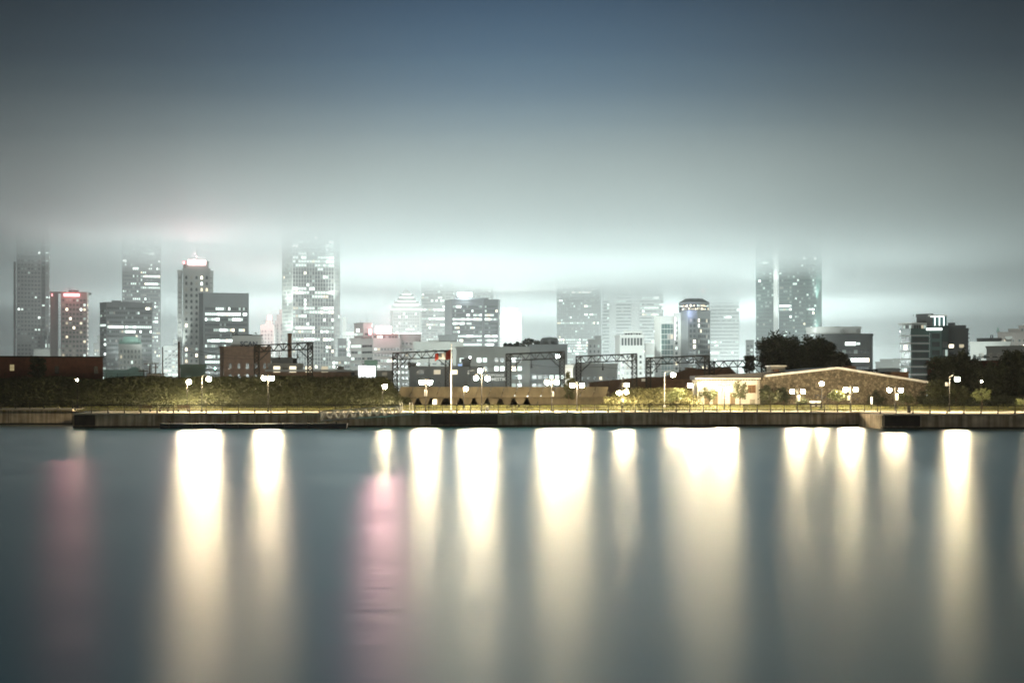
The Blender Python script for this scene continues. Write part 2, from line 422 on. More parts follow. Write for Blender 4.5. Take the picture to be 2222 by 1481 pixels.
lamp('taller arm lamp by the dark bench, right of the first bank lamp', 438, 893, [(453, 822)], power=2.6)
lamp('twin-globe lamp in front of the leftmost lattice gantry', 582, 893, [(573, 820), (590, 820)])
lamp('single-globe lamp beside the bright white billboard', 830, 878, [(835, 838)], power=.55)
lamp('twin-globe lamp with white banner under the flag gantry', 924, 893, [(915, 829), (933, 829)], banner=(921, 927, 845, 859))
lamp('short single-globe lamp just right of the flagpole', 1006, 878, [(1011, 843)], power=.8)
lamp('three-globe lamp in front of the dark storage sign', 1045, 893, [(1033, 820), (1058, 821), (1042, 804)], power=.95)
lamp('twin-globe lamp in front of the gantry with the white floodlight', 1197, 893, [(1187, 829), (1208, 829)], banner=(1196, 1202, 849, 860), power=1.2)
lamp('twin-globe lamp at the end of the concrete viaduct', 1252, 893, [(1242, 836), (1263, 836)], power=1.0)
lamp('three-globe lamp at the foot of the brushy mound', 1350, 880, [(1343, 852), (1359, 850), (1360, 835)], power=.4, banner=(1348, 1353, 864, 872))
lamp('tall thin arm lamp on the brushy mound left of the warehouse', 1442, 878, [(1461, 813)], power=.4, pole_m=metal_grey)
lamp('twin-globe lamp at the left corner of the white warehouse front', 1505, 880, [(1497, 836), (1520, 835)], Y=222, power=1.0)
lamp('twin-globe lamp between the two small trees by the white warehouse front', 1572, 884, [(1559, 843), (1583, 843)], Y=216, power=1.2, banner=(1569, 1576, 861, 864))
lamp('twin-globe lamp with white banner before the stone gable, left end', 1730, 886, [(1719, 849), (1742, 849)], Y=216, power=.55, banner=(1729, 1736, 857, 870))
lamp('single-globe lamp mounted high before the middle of the stone gable', 1783, 886, [(1783, 832)], Y=219, power=.35)
lamp('twin-globe lamp before the right half of the stone gable', 1845, 886, [(1835, 845), (1857, 845)], Y=216, power=.8, banner=(1841, 1846, 858, 867))
lamp('uneven twin-globe lamp with white banner near the bin', 1942, 886, [(1930, 846), (1955, 846)], Y=213, power=.45, banner=(1943, 1949, 853, 868))
lamp('very bright single lamp in front of the dark trees at right', 2060, 890, [(2077, 822)], Y=204, power=2.0, banner=(2051, 2060, 829, 837))
lamp('small dim lamp on a post among the dark right-hand trees', 2130, 884, [(2130, 827)], Y=222, power=.04, r=.14)
lamp('small dim lamp standing alone on the dark left bank', 168, 880, [(168, 824)], Y=219, power=.05, r=.16)
lamp('lamp at the far right edge beside a pale little tree', 2262, 890, [(2250, 836)], Y=206, power=.8)

# ------------------------------------------------------------------ buildings
def building(label, D, tiers, name='office_tower', cat='building', group=None):
    """tiers: dicts of pts [(px, dY)], y0/y1 photo rows (y1 None: up into the cloud), depth, wall material, segs [window spec or None]"""
    ps_ = [p for t in tiers for p, _ in t['pts']]
    pc_ = (min(ps_) + max(ps_)) / 2
    root = thing(name, label, cat, (X(pc_, D), D, 1.9), group)
    th_ = math.atan2(X(pc_, D), D)                     # blocks look squarely over the basin
    root.rotation_euler.z = -th_; root.scale = (math.cos(th_), 1, 1)
    cells = []
    for t in tiers:
        w = [Vector((X(p, D + d), D + d, 0)) for p, d in t['pts']]
        z0 = 1.9 if t.get('y0') is None else Z(t['y0'], D)
        z1 = t.get('zt', 152) if t.get('y1') is None else Z(t['y1'], D)
        back = D + t.get('depth', 30)
        wm_ = t.get('mat', concrete)
        poly = [(p.x, p.y) for p in w] + [(w[-1].x, max(back, w[-1].y + 1)), (w[0].x, max(back, w[0].y + 1))]
        m = MB(); m.prism(poly, z0, z1); m.build(t.get('part', 'wall'), wm_, root)
        if t.get('roof', True):
            m = MB(); e = .25
            po = [(p.x + (-e if k == 0 else e if k == len(w) - 1 else 0), p.y - e) for k, p in enumerate(w)] + [(w[-1].x + e, poly[-2][1] + e), (w[0].x - e, poly[-1][1] + e)]
            m.prism(po, z1, z1 + t.get('lip', .8)); m.build('roof', t.get('roofm', wm_), root)
        for k, sp_ in enumerate(t.get('segs', [])):
            if sp_ is None: continue
            a, c = w[k], w[k + 1]; d = c - a; ln = d.length; d.normalize(); nrm = Vector((d.y, -d.x, 0))
            fl = sp_.get('floor', 3.7); pt = sp_.get('pitch', 2.8)
            zb = max(z0 + sp_.get('base', 1.0), sp_.get('zmin', 1.9)); zt_ = z1 - sp_.get('top', 2.0)
            nr = max(1, int((zt_ - zb) / fl)); mg = sp_.get('margin', .6); nc = max(1, int((ln - 2 * mg) / pt)); pt = (ln - 2 * mg) / nc
            wf, hf = sp_.get('w', .6), sp_.get('h', .5)
            ps, pr, pf = sp_.get('lit', (.08, .1, .5))
            warm = sp_.get('warm', .1); br = sp_.get('br', (.45, .35, .2))
            hot = {}
            for item in sp_.get('rows', []):
                py, fill = item if isinstance(item, tuple) else (item, .8)
                hot[int((Z(py, D) - zb) / fl)] = fill
            for r in range(nr):
                fill = hot.get(r)
                if fill is None and rnd.random() < pr: fill = pf
                on = rnd.random() < (fill or 0)
                lv = rnd.choices((1, 2, 3), br)[0]
                for q in range(nc):
                    if fill is not None:
                        if rnd.random() < .4: on = rnd.random() < fill
                        if rnd.random() < .5: lv = rnd.choices((1, 2, 3), br if r not in hot else (1, 2, 2))[0]
                        k_ = on
                    else: k_ = rnd.random() < ps; lv = rnd.choices((1, 2, 3), br)[0]
                    if sp_.get('skip') and (q in sp_['skip']): continue
                    zc = zb + fl * (r + .5); pc = a + d * (mg + pt * (q + .5)); pc.z = zc
                    cl = ('w' if rnd.random() < warm else 'c') + str(lv) if k_ else (('w0' if rnd.random() < warm else 'c0') if rnd.random() < .14 else None)
                    cells.append((pc, d, nrm, pt * wf, fl * hf, cl, sp_.get('pane', pane_dark), sp_.get('arch', False)))
            if sp_.get('fins'):
                m = MB(); fw = sp_['fins']
                for q in range(nc + 1):
                    p = a + d * (mg + pt * q)
                    m.prism([(p + d * -fw).to_2d() + (nrm * .7).to_2d(), (p + d * fw).to_2d() + (nrm * .7).to_2d(), (p + d * fw).to_2d() + (nrm * .02).to_2d(), (p + d * -fw).to_2d() + (nrm * .02).to_2d()], zb, z1 - .3)
                m.build('facade_ribs', sp_.get('finm', wm_), root)
            if sp_.get('bands'):
                m = MB(); bw = sp_['bands']
                for r in range(nr + 1):
                    zc = zb + fl * r
                    m.prism([(a + nrm * .5).to_2d(), (c + nrm * .5).to_2d(), (c + nrm * .02).to_2d(), (a + nrm * .02).to_2d()], zc - bw / 2, zc + bw / 2)
                m.build('facade_slats', sp_.get('bandm', wm_), root)
    if cells:
        lit = [c for c in cells if c[5] and c[5][1] != '0']; dark = [c for c in cells if not c[5] or c[5][1] == '0']
        rnd.shuffle(lit)
        solo = lit[:100]; rest = lit[100:] + dark
        if len(cells) <= 100: solo, rest = cells, []
        cache = {}
        for pc, d, nrm, w_, h_, cl, pane, arch in solo:
            mt = LIT[cl] if cl else pane
            key = (round(d.x, 3), round(w_, 2), round(h_, 2), mt.name, arch)
            if key not in cache:
                m = MB(); cell_geo(m, Vector((0, 0, 0)), d, nrm, w_, h_, 0, arch)
                me = bpy.data.meshes.new('window'); me.from_pydata([tuple(v) for v in m.v], [], m.f); me.materials.append(mt); cache[key] = me
            o = bpy.data.objects.new('window', cache[key]); place(o, root, pc)
        if rest:
            ms = []
            m = MB()
            for pc, d, nrm, w_, h_, cl, pane, arch in rest:
                mt = LIT[cl] if cl else pane
                if mt not in ms: ms.append(mt)
                cell_geo(m, pc, d, nrm, w_, h_, ms.index(mt), arch)
            o = m.build('window', ms, root)
            if len(ms) == 1: pass
            o['kind'] = 'stuff'
    return root
def cell_geo(m, c, d, nrm, w, h, mi, arch):
    u = d * w / 2; z = Vector((0, 0, h / 2)); f = c + nrm * .14; bk = c - nrm * .05
    if arch:
        pts = [-u - z, u - z, u + z * .3] + [u * math.cos(a) + z * (.3 + .7 * math.sin(a)) for a in (math.pi / 4, math.pi / 2, 3 * math.pi / 4)] + [-u + z * .3]
        i = len(m.v); m.v += [f + p for p in pts]; m.f.append(tuple(range(i, i + len(pts)))); m.m.append(mi); return
    i = len(m.v)
    m.v += [f - u - z, f + u - z, f + u + z, f - u + z, bk - u - z, bk + u - z, bk + u + z, bk - u + z]
    for q in ((0, 1, 2, 3), (0, 4, 5, 1), (1, 5, 6, 2), (2, 6, 7, 3), (3, 7, 4, 0)): m.f.append(tuple(i + k for k in q)); m.m.append(mi)
def W_(**k): return k
def roofbox(root, px0, px1, y0, y1, D, dy=6, depth=10, m_=concrete_dark, name='penthouse'):
    m = MB(); m.box((X(px0, D), D + dy, Z(y0, D)), (X(px1, D), D + dy + depth, Z(y1, D))); return m.build(name, m_, root)
def mast(root, px, y0, y1, D, r=.12, dy=8, name='antenna'):
    m = MB(); m.tube([(X(px, D), D + dy, Z(y0, D)), (X(px, D), D + dy, Z(y1, D))], [r, r * .5], 5); return m.build(name, metal_dark, root)
def sign(root, px0, px1, y0, y1, D, m_, dy=-.6, th=.5, name='lit_sign'):
    m = MB(); m.box((X(px0, D), D + dy - th, Z(y1, D)), (X(px1, D), D + dy, Z(y0, D))); return m.build(name, m_, root)
pink = glow('red neon sign', (1, .30, .32), 5); pinkw = glow('overexposed pink sign', (1, .62, .64), 12); whites = glow('white sign', (.85, .95, 1), 6)
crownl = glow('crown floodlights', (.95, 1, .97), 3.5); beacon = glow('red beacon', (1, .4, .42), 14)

# --- left group
b = building('dark granite tower at the far left, scattered lit windows, top lost in cloud', 1300, [
    dict(pts=[(36, 0), (90, 0), (96, -3), (104, -3), (113, 6)], y1=None, zt=162, mat=granite, segs=[W_(pitch=3.0, w=.55, h=.45, lit=(.07, .1, .25)), W_(pitch=2.5, w=.9, h=.4, lit=(.04, 0, 0), pane=pane_grey), W_(pitch=2, w=.95, h=.4, lit=(.06, .1, .4), pane=pane_grey), W_(pitch=2.6, w=.8, h=.45, lit=(.12, .1, .3))]),
    dict(pts=[(32, 3), (36, 3)], y1=570, mat=granite, segs=[]),
    dict(pts=[(20, -20), (54, -20), (54.2, -18)], y1=734, depth=0, mat=granite, segs=[W_(pitch=3.2, w=.6, h=.5, lit=(.07, .1, .5)), None]),
    dict(pts=[(36, -45), (152, -45)], y1=761, depth=-21, mat=concrete, segs=[W_(pitch=3, w=.7, h=.5, lit=(.1, 0, 0), rows=[(768, .5)])]),
    dict(pts=[(88, -8), (93, -12), (105, -12), (109, -8)], y1=722, depth=-3.5, mat=granite, segs=[W_(pitch=2, w=.8, h=.9, lit=(.02, 0, 0)), W_(pitch=1.6, w=.6, h=.95, lit=(.1, 0, 0)), W_(pitch=2, w=.8, h=.9, lit=(.1, 0, 0))])])
b = building('brown hotel block with red roof sign and scattered warm rooms, far left', 1150, [
    dict(pts=[(114, 6), (131, 6)], y1=634, mat=brownstone, segs=[None]),
    dict(pts=[(132, 0), (189, 0), (202, 12)], y1=635, mat=brownstone, segs=[W_(pitch=2.6, w=.6, h=.5, lit=(.12, 0, 0), warm=.75, br=(.2, .4, .4)), W_(pitch=2.6, w=.55, h=.5, lit=(.08, 0, 0), warm=.8)])], name='hotel_building')
roofbox(b, 149, 171, 635, 628, 1150); mast(b, 150, 628, 615, 1150); mast(b, 155, 628, 619, 1150); roofbox(b, 188, 199, 636, 632, 1150, 14)
roofbox(b, 126, 134, 635, 632, 1150)
sign(b, 138, 173, 637, 643, 1150, pink); sign(b, 112, 114, 637, 642, 1150, pink, 5)
point(at(155, 634, 1140), 7000, (1, .3, .32), 1); spot(at(155, 640, 1147), at(155, 610, 1000), 60000, 140, (1, .36, .38), 1)
b = building('broad dark office block with one bright storey, left of the arched hotel', 1100, [
    dict(pts=[(223, 8), (231, 0), (331, 0)], y1=658, mat=concrete_dark, segs=[W_(pitch=2.4, w=.9, h=.45, lit=(.2, .2, .7), pane=pane_dark), W_(pitch=1.5, floor=3.6, w=.82, h=.5, lit=(.05, .12, .4), rows=[(714, .97), (669, .25), (779, .5)])])])
roofbox(b, 242, 263, 658, 651, 1100); roofbox(b, 263, 293, 658, 653, 1100, 12)
b = building('slim grid tower behind the broad dark office block, top lost in cloud', 1390, [
    dict(pts=[(265, 0), (349, 0), (352, 8)], y1=None, zt=166, mat=concrete_dark, segs=[W_(pitch=1.9, w=.66, h=.5, lit=(.08, .3, .35), rows=[(563, .5), (584, .5), (598, .4), (612, .4), (689, .6), (698, .7), (719, .6), (727, .5)]), None])])
b = building('pale old chateau style building with steep turreted roof, below the dark office block', 900, [
    dict(pts=[(257, 0), (308, 0), (310, 4)], y1=749, depth=20, mat=concrete, segs=[W_(pitch=2.2, floor=3.4, w=.5, h=.6, lit=(.03, 0, 0), arch=True, pane=pane_dark, warm=.5), None])], name='stone_building')
m = MB()
for a_, c_, hh in ((257, 266, 738), (298, 308, 738)):
    m.lathe([((X(c_, 900) - X(a_, 900)) * .62, 0), (.15, Z(hh - 6, 900) - Z(749, 900))], (X((a_ + c_) / 2, 900), 903, Z(749, 900)), 8)
zz = Z(749, 900)
m.extrude_y([(X(262, 900), zz + .8), (X(304, 900), zz + .8), (X(297, 900), zz + 5.6), (X(269, 900), zz + 5.6)], 902, 918); m.build('steep_roof', copper, b)
b = building('low green roofed hall below the chateau style building', 640, [
    dict(pts=[(226, 0), (312, 0)], y1=806, depth=16, mat=copper, segs=[W_(pitch=3, floor=3, w=.4, h=.4, lit=(.1, 0, 0), zmin=4)])], name='low_building')
m = MB(); m.extrude_y([(X(275, 640), Z(806, 640) + .8), (X(308, 640), Z(806, 640) + .8), (X(292, 640), Z(794, 640))], 640, 655); m.build('gable', copper, b)
b = building('pale narrow block with a stepped top in the gap right of the brown hotel', 1500, [
    dict(pts=[(203, 0), (222, 0)], y1=746, mat=concrete_pale, segs=[W_(pitch=2.4, w=.6, h=.5, lit=(.25, .1, .5))]), dict(pts=[(213, 2), (222, 2)], y0=746, y1=729, mat=concrete_pale, segs=[None])], name='apartment_building')
b = building('pale mid rise in the gap left of the arched hotel', 1350, [
    dict(pts=[(355, 0), (390, 0)], y1=752, mat=concrete_pale, segs=[W_(pitch=3, w=.7, h=.45, lit=(.3, .2, .5))]), dict(pts=[(377, 3), (390, 3)], y0=752, y1=738, mat=concrete_pale, segs=[W_(pitch=3, w=.7, h=.45, lit=(.3, .2, .5))])], name='apartment_building')
b = building('tall pale hotel tower with arched windows and glowing pink roof sign', 1050, [
    dict(pts=[(397, 0), (456, 0)], y1=584, mat=concrete_pale, segs=[W_(pitch=3.35, floor=4.4, w=.42, h=.55, lit=(.14, 0, 0), warm=.75, br=(.25, .4, .35), arch=True, pane=pane_dark, base=8)]),
    dict(pts=[(388, 4), (397, 3)], y1=588, mat=white_clad, segs=[W_(pitch=3.0, w=.98, h=.12, lit=(0, 0, 0), pane=pane_grey)]),
    dict(pts=[(456, 3), (465.5, 4)], y1=588, mat=white_clad, segs=[W_(pitch=3.0, w=.98, h=.12, lit=(0, 0, 0), pane=pane_grey)]),
    dict(pts=[(399, 2), (403, 0), (450, 0), (454, 2)], y0=584, y1=568, mat=concrete_pale, segs=[None, None, None])], name='hotel_building')
sign(b, 408, 446, 564, 574, 1050, pinkw); sign(b, 397, 401.5, 567, 573, 1050, pink); mast(b, 427, 568, 535, 1050)
point(at(427, 556, 1074), 60000, (1, .52, .55), 2); spot(at(427, 562, 1047), at(427, 500, 1020), 14000, 150, (1, .56, .6), 2)
spot(at(389, 806, 1038), at(392, 600, 1054), 220000, 34); spot(at(467, 800, 1038), at(462, 600, 1054), 160000, 34)
b = building('dark square office block in front of the arched hotel', 950, [
    dict(pts=[(436, 6), (441, 0), (540, 0), (542, 6)], y1=638, mat=concrete_dark, segs=[None, W_(pitch=1.35, floor=3.55, w=.85, h=.5, top=7.6, margin=1.2, lit=(.03, .0, 0), rows=[(663, .35), (671, .75), (680, .8), (697, .8), (713, .75), (737, .7), (746, .25), (755, .7), (779, .6), (787, .8)]), None])])
roofbox(b, 436.5, 541, 638, 637, 950, 4, 20); roofbox(b, 466, 473, 638, 634, 950)
for q in range(5): mast(b, 521 + q * 3, 637, 634, 950, .3)
# mill with the graffiti
b = building('old brick mill with pale metal top storey carrying graffiti', 420, [
    dict(pts=[(480, 2), (486, 0), (588, 0)], y1=755, depth=16, mat=brick_old, lip=.5, segs=[None, W_(pitch=2.4, floor=3.2, w=.32, h=.5, lit=(.06, 0, 0), warm=.6, arch=True)]),
    dict(pts=[(508, 3), (572, 3)], y0=753, y1=727, depth=12, mat=white_clad, roofm=metal_dark, lip=.2, segs=[None])], name='mill_building')
m = MB(); m.extrude_y([(X(497, 420), Z(752, 420)), (X(507.8, 420), Z(752, 420)), (X(507.8, 420), Z(732, 420))], 424, 430); m.build('gable', metal_grey, b)
for px, y0, y1, r in ((507, 752, 722, .28), (515, 728, 722, .2), (557, 727, 722, .16), (573, 752, 737, .12)):
    m = MB(); m.tube([(X(px, 420), 424, Z(y0, 420)), (X(px, 420), 424, Z(y1, 420)), (X(px - 3, 420), 423.6, Z(y1 - 1, 420))], [r, r, r * 1.5], 6); m.build('vent_pipe', metal_grey, b)
ink = mat('dark blue graffiti paint', (.02, .03, .06), .6)
writing('graffiti', 'SCAN', 2.0, ink, b, (X(521, 420), 422.93, Z(750, 420)), .055, .02)
roofbox(b, 537, 547, 727, 724, 420, 4, 3)
# bright old clock towers
b = building('pale small tower under a glowing red beacon, left of the finned tower', 1450, [
    dict(pts=[(565, 0), (594, 0), (598, 4)], y1=706, mat=concrete_pale, segs=[W_(pitch=3, w=.5, h=.6, lit=(.15, 0, 0), warm=.4), None]),
    dict(pts=[(577, 2), (592, 2)], y0=706, y1=696, mat=concrete_pale, segs=[None])], name='office_tower')
sign(b, 581, 589, 684, 693, 1450, beacon, 4); mast(b, 585, 697, 686, 1450, .4, 3, 'beacon_mast'); point(at(585, 680, 1420), 120000, (1, .5, .5), 2)
b = building('pale stepped clock tower hugging the left edge of the finned tower', 1480, [
    dict(pts=[(597, 0), (616, 0)], y1=697, mat=concrete_pale, segs=[W_(pitch=3.4, w=.35, h=.8, lit=(.05, 0, 0))]),
    dict(pts=[(601, 2), (614, 2)], y0=697, y1=684, mat=concrete_pale, segs=[None]), dict(pts=[(607, 3), (616, 3)], y0=684, y1=672, mat=concrete_pale, segs=[None])], name='clock_tower')
# finned tower
b = building('broad tower with white vertical fins and floodlit edges, top lost in cloud', 1350, [
    dict(pts=[(616, 12), (634, 0), (726, 0), (742, 12)], y1=None, zt=166, mat=concrete, segs=[
        W_(pitch=1.6, floor=3.7, w=.7, h=.6, lit=(.02, 0, 0), pane=pane_grey), W_(pitch=2.5, floor=3.7, w=.72, h=.62, lit=(.08, .22, .4), fins=.3, finm=white_clad, rows=[(548, .5), (558, .6), (567, .7), (576, .7), (632, .7), (640, .75), (669, .7), (678, .85), (687, .7), (715, .9), (734, .9)], br=(.3, .4, .3)), W_(pitch=1.6, floor=3.7, w=.7, h=.6, lit=(.02, 0, 0), pane=pane_grey)]),
    dict(pts=[(724, -30), (743, -30)], y1=737, depth=-2, mat=concrete_dark, segs=[W_(pitch=2.4, w=.8, h=.6, lit=(.2, .3, .7))]),
    dict(pts=[(700, -60), (754, -60)], y1=777, depth=-32, mat=concrete, segs=[W_(pitch=2.4, floor=3.6, w=.75, h=.6, lit=(.5, .4, .8), br=(.2, .4, .4))])])
for z_ in (752, 690): spot(at(744, z_, 1338), at(735, z_ - 130, 1360), 420000, 50); spot(at(614, z_, 1338), at(624, z_ - 130, 1360), 300000, 50)

# --- middle group
b = building('pale distant stepped block just right of the finned tower', 1600, [
    dict(pts=[(743, 0), (775, 0)], y1=721, mat=concrete_pale, segs=[W_(pitch=3, w=.6, h=.5, lit=(.2, .2, .5))]), dict(pts=[(744, 2), (752, 2)], y0=721, y1=690, mat=concrete_pale, segs=[None])], name='apartment_building')
b = building('pinkish grey office complex with blazing pink sign on its roof', 850, [
    dict(pts=[(773, 14), (790, 4), (808, 4)], y1=702, mat=concrete_pale, depth=34, segs=[W_(pitch=2.6, w=.9, h=.4, lit=(.1, .1, .4)), W_(pitch=2.6, w=.9, h=.35, lit=(.1, .1, .4))]),
    dict(pts=[(761, 2), (785, -2)], y1=736, mat=concrete_pale, depth=20, segs=[W_(pitch=2.2, w=.9, h=.4, lit=(.12, .1, .5))]),
    dict(pts=[(784, -2), (806, -10), (866, -10)], y1=737, mat=concrete_pale, depth=20, segs=[W_(pitch=2.2, w=.9, h=.35, lit=(.1, .1, .5)), W_(pitch=1.8, floor=3.4, w=.8, h=.42, lit=(.18, .2, .4), br=(.5, .35, .15))]),
    dict(pts=[(866, -6), (912, -6)], y1=727, mat=concrete_pale, depth=20, segs=[W_(pitch=1.9, floor=3.4, w=.6, h=.4, lit=(.15, .2, .4))]),
    dict(pts=[(806, -8), (862, -8)], y0=735, y1=727, mat=brownstone, depth=10, segs=[W_(pitch=1.7, floor=2, w=.7, h=.7, lit=(.08, .6, .3), warm=.6, base=0, top=0)])], name='office_building')
sign(b, 816, 849, 708, 724, 850, pinkw, 0); sign(b, 800, 806.5, 713, 726, 850, pink, 0); sign(b, 773, 780, 713, 720, 850, LIT['c3'], 2)
m = MB()
for px in (818, 832, 847): m.bar((X(px, 850), 850, Z(727, 850)), (X(px, 850), 850, Z(716, 850)), .15)
m.build('sign_frame', metal_dark, b)
mast(b, 796, 702, 676, 850); mast(b, 782, 702, 688, 850)
spot(at(832, 715, 848), at(832, 690, 700), 230000, 150, (1, .45, .52), 2.5); point(at(832, 706, 834), 9000, (1, .4, .48), 2)
b = building('pale tower with a lit stepped pyramid crown', 1700, [
    dict(pts=[(848, 5), (853, 0), (911, 0), (916, 5)], y1=673, mat=concrete_pale, segs=[None, W_(pitch=2.6, w=.55, h=.5, lit=(.18, .2, .4)), None])], name='office_tower')
m = MB(); g_ = MB()
for k, (y_, a_, c_) in enumerate(((673, 849, 915), (662, 855, 909), (653, 862, 902), (645, 867, 897), (637, 873, 891))):
    y2 = (662, 653, 645, 637, 630)[k]
    m.box((X(a_, 1700), 1702 + k * 5, Z(y_, 1700)), (X(c_, 1700), 1745 - k * 5, Z(y2, 1700)))
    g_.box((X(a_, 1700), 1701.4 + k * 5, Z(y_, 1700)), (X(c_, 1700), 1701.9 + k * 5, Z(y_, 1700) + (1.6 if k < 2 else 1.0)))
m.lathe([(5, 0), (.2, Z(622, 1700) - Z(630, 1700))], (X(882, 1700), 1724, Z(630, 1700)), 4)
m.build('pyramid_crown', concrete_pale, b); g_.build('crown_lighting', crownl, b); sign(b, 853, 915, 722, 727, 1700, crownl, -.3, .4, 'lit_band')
b = building('tall pale grid tower with two brightly lit storeys, right of the pyramid crown', 1750, [
    dict(pts=[(914, 0), (966, 0), (985, 4)], y1=None, zt=166, mat=concrete, segs=[W_(pitch=2.6, w=.78, h=.5, lit=(.1, .3, .4), rows=[(662, .8), (673, .95), (689, .95), (707, .6), (737, .5)]), W_(pitch=2.6, w=.7, h=.5, lit=(.05, 0, 0))])])
b = building('faint wide tower dissolving into cloud behind the dark twin faced office', 1850, [
    dict(pts=[(972, 0), (1070, 0)], y1=None, zt=168, mat=concrete, segs=[W_(pitch=2.6, w=.7, h=.5, lit=(.2, .3, .4))])])
b = building('grey office slab of two faces with blue white roof sign', 1250, [
    dict(pts=[(966, 16), (981, 0), (1047, 0), (1047.5, -1.2), (1050, -1.2), (1050.5, 0), (1081, 0), (1085.5, 10)], y1=651, mat=concrete_dark, segs=[None, W_(pitch=1.5, w=.86, h=.48, top=1, lit=(.1, .15, .4), rows=[(653, .4), (681, .4), (694, .9), (700, .6), (715, .5), (727, .85), (735, .7), (745, .8)]), None, None, None, W_(pitch=1.5, w=.86, h=.48, top=1, lit=(.08, .15, .4), rows=[(684, .6), (697, .95), (729, .9), (737, .9), (743, .8)]), None])])
roofbox(b, 984, 1060, 651, 645, 1250, 6, 16); sign(b, 992, 1025, 634, 643, 1250, whites, 6)
point(at(1008, 637, 1248), 50000, (.8, .92, 1), 2)
b = building('pale lit block with a glaring rooftop floodlight in the central gap', 1700, [
    dict(pts=[(1084, 0), (1126, 0), (1127, -1), (1131, -1), (1132, 0)], y1=682, mat=white_clad, segs=[W_(pitch=3, w=.95, h=.3, lit=(.1, .2, .3), pane=pane_grey), None, None, None])], name='office_building')
sign(b, 1092, 1122, 668, 680, 1700, crownl, 4, .5, 'roof_floodlight'); point(at(1106, 668, 1690), 110000, (1, .96, .86), 3)
b = building('grey windowless rooftop blocks left of centre behind the flag', 800, [
    dict(pts=[(897, 0), (1006, 0)], y1=744, mat=concrete, depth=25, segs=[W_(pitch=4, w=.5, h=.3, lit=(.05, 0, 0))]), dict(pts=[(952, 3), (993, 3)], y0=744, y1=729, mat=concrete_dark, depth=18, segs=[None]), dict(pts=[(930, 2), (952, 2)], y0=744, y1=740, mat=concrete, depth=15, segs=[None])], name='industrial_building')
mast(b, 910, 744, 736, 800, .3)
b = building('long concrete office block with paired lit windows behind the central gantry', 560, [
    dict(pts=[(990, 0), (1152, 0)], y1=756, mat=concrete, depth=30, segs=[W_(pitch=2.15, floor=3.35, w=.7, h=.5, margin=1, lit=(.35, .4, .6), rows=[(776, .7), (794, .75), (803, .6), (819, .6)], skip=(2, 5, 8, 11))]),
    dict(pts=[(1150, -4), (1231, -4)], y1=749, mat=concrete_dark, depth=30, lip=.3, segs=[W_(pitch=2.2, floor=3.35, w=.7, h=.45, top=9, lit=(.2, .2, .5), rows=[(794, .6), (819, .6)])])], name='office_building')
m = MB(); m.lathe([(3.8, 0), (3.7, 2.2), (3.0, 3.1), (.6, 3.4)], (X(1194, 560), 572, Z(748, 560)), 20); m.build('cooling_tower', concrete_dark, b)
b = building('dark ribbed tower right of the central gap, lit storeys at its foot', 1880, [
    dict(pts=[(1208, 0), (1300, 0), (1305, 5)], y1=None, zt=166, mat=concrete_dark, segs=[W_(pitch=2.3, w=.7, h=.55, fins=.25, finm=concrete, lit=(.05, .3, .3), rows=[(735, .95), (742, .8), (749, .9), (755, .9), (762, .8), (770, .7)], br=(.4, .35, .25)), None])])
b = building('pale ribbon windowed tower with a blank central groove, top lost in cloud', 1960, [
    dict(pts=[(1305, 10), (1322, 0), (1335, 0), (1336, 0), (1370, 0), (1371, 5), (1386, 5), (1387, 0), (1430, 0), (1438, 10)], y1=None, zt=164, mat=white_clad, segs=[W_(pitch=3, floor=4.6, w=.98, h=.4, lit=(.05, .1, .3), pane=pane_dark), None, None, W_(pitch=3, floor=4.6, w=.99, h=.42, lit=(.05, .25, .6), pane=pane_dark), None, None, None, W_(pitch=3, floor=4.6, w=.99, h=.42, lit=(.05, .25, .6), pane=pane_dark), W_(pitch=3, floor=4.6, w=.98, h=.4, lit=(.2, .2, .3), pane=pane_dark)])])
b = building('white mid rise with tall dark slot windows at the top, below the ribbon tower', 800, [
    dict(pts=[(1331, 10), (1345, 0), (1397, 0)], y1=729, mat=white_clad, depth=24, segs=[W_(pitch=2, floor=3.2, w=.45, h=.4, lit=(.03, 0, 0), top=7), W_(pitch=2.2, floor=3.1, w=.5, h=.5, top=8, lit=(.04, 0, 0), warm=.5)]),
    dict(pts=[(1352, 4), (1392, 4)], y0=729, y1=720, mat=white_clad, depth=18, segs=[W_(pitch=1.4, floor=1.6, w=.6, h=.8, lit=(0, 0, 0), base=.3, top=.2)]),
    dict(pts=[(1397.2, 6), (1418, 6)], y1=746, mat=white_clad, depth=22, segs=[W_(pitch=2.5, floor=3.2, w=.98, h=.4, lit=(.1, .1, .5))])], name='office_building')
m = MB()
for q in range(7): m.box((X(1349 + q * 6.7, 800), 799.6, Z(749, 800)), (X(1349 + q * 6.7, 800) + 1.0, 799.95, Z(733, 800)))
m.build('slot_window', pane_dark, b)['kind'] = 'stuff'
b = building('pale narrow stepped block between the dark ribbed tower and the white mid rise', 1000, [
    dict(pts=[(1275, 0), (1305, 0)], y1=738, mat=concrete_pale, depth=20, segs=[W_(pitch=2.2, w=.4, h=.5, lit=(.1, 0, 0), warm=.5)]), dict(pts=[(1291, 2), (1303, 2)], y0=738, y1=730, mat=concrete_pale, depth=18, segs=[None])], name='apartment_building')
b = building('pale low block spreading below the ribbon tower behind the gantries', 620, [
    dict(pts=[(1240, 0), (1340, 0)], y1=792, mat=concrete_pale, depth=20, segs=[W_(pitch=2.4, floor=3.1, w=.4, h=.4, lit=(.08, 0, 0), warm=.5)])], name='low_building')
b = building('plain pale box with one floodlit end, behind the second gantry pair', 420, [
    dict(pts=[(1226, 0), (1243, 0)], y1=797, mat=white_clad, depth=14, segs=[None])], name='low_building'); spot(at(1232, 826, 408), at(1234, 806, 420), 9000, 70, (1, .93, .75))
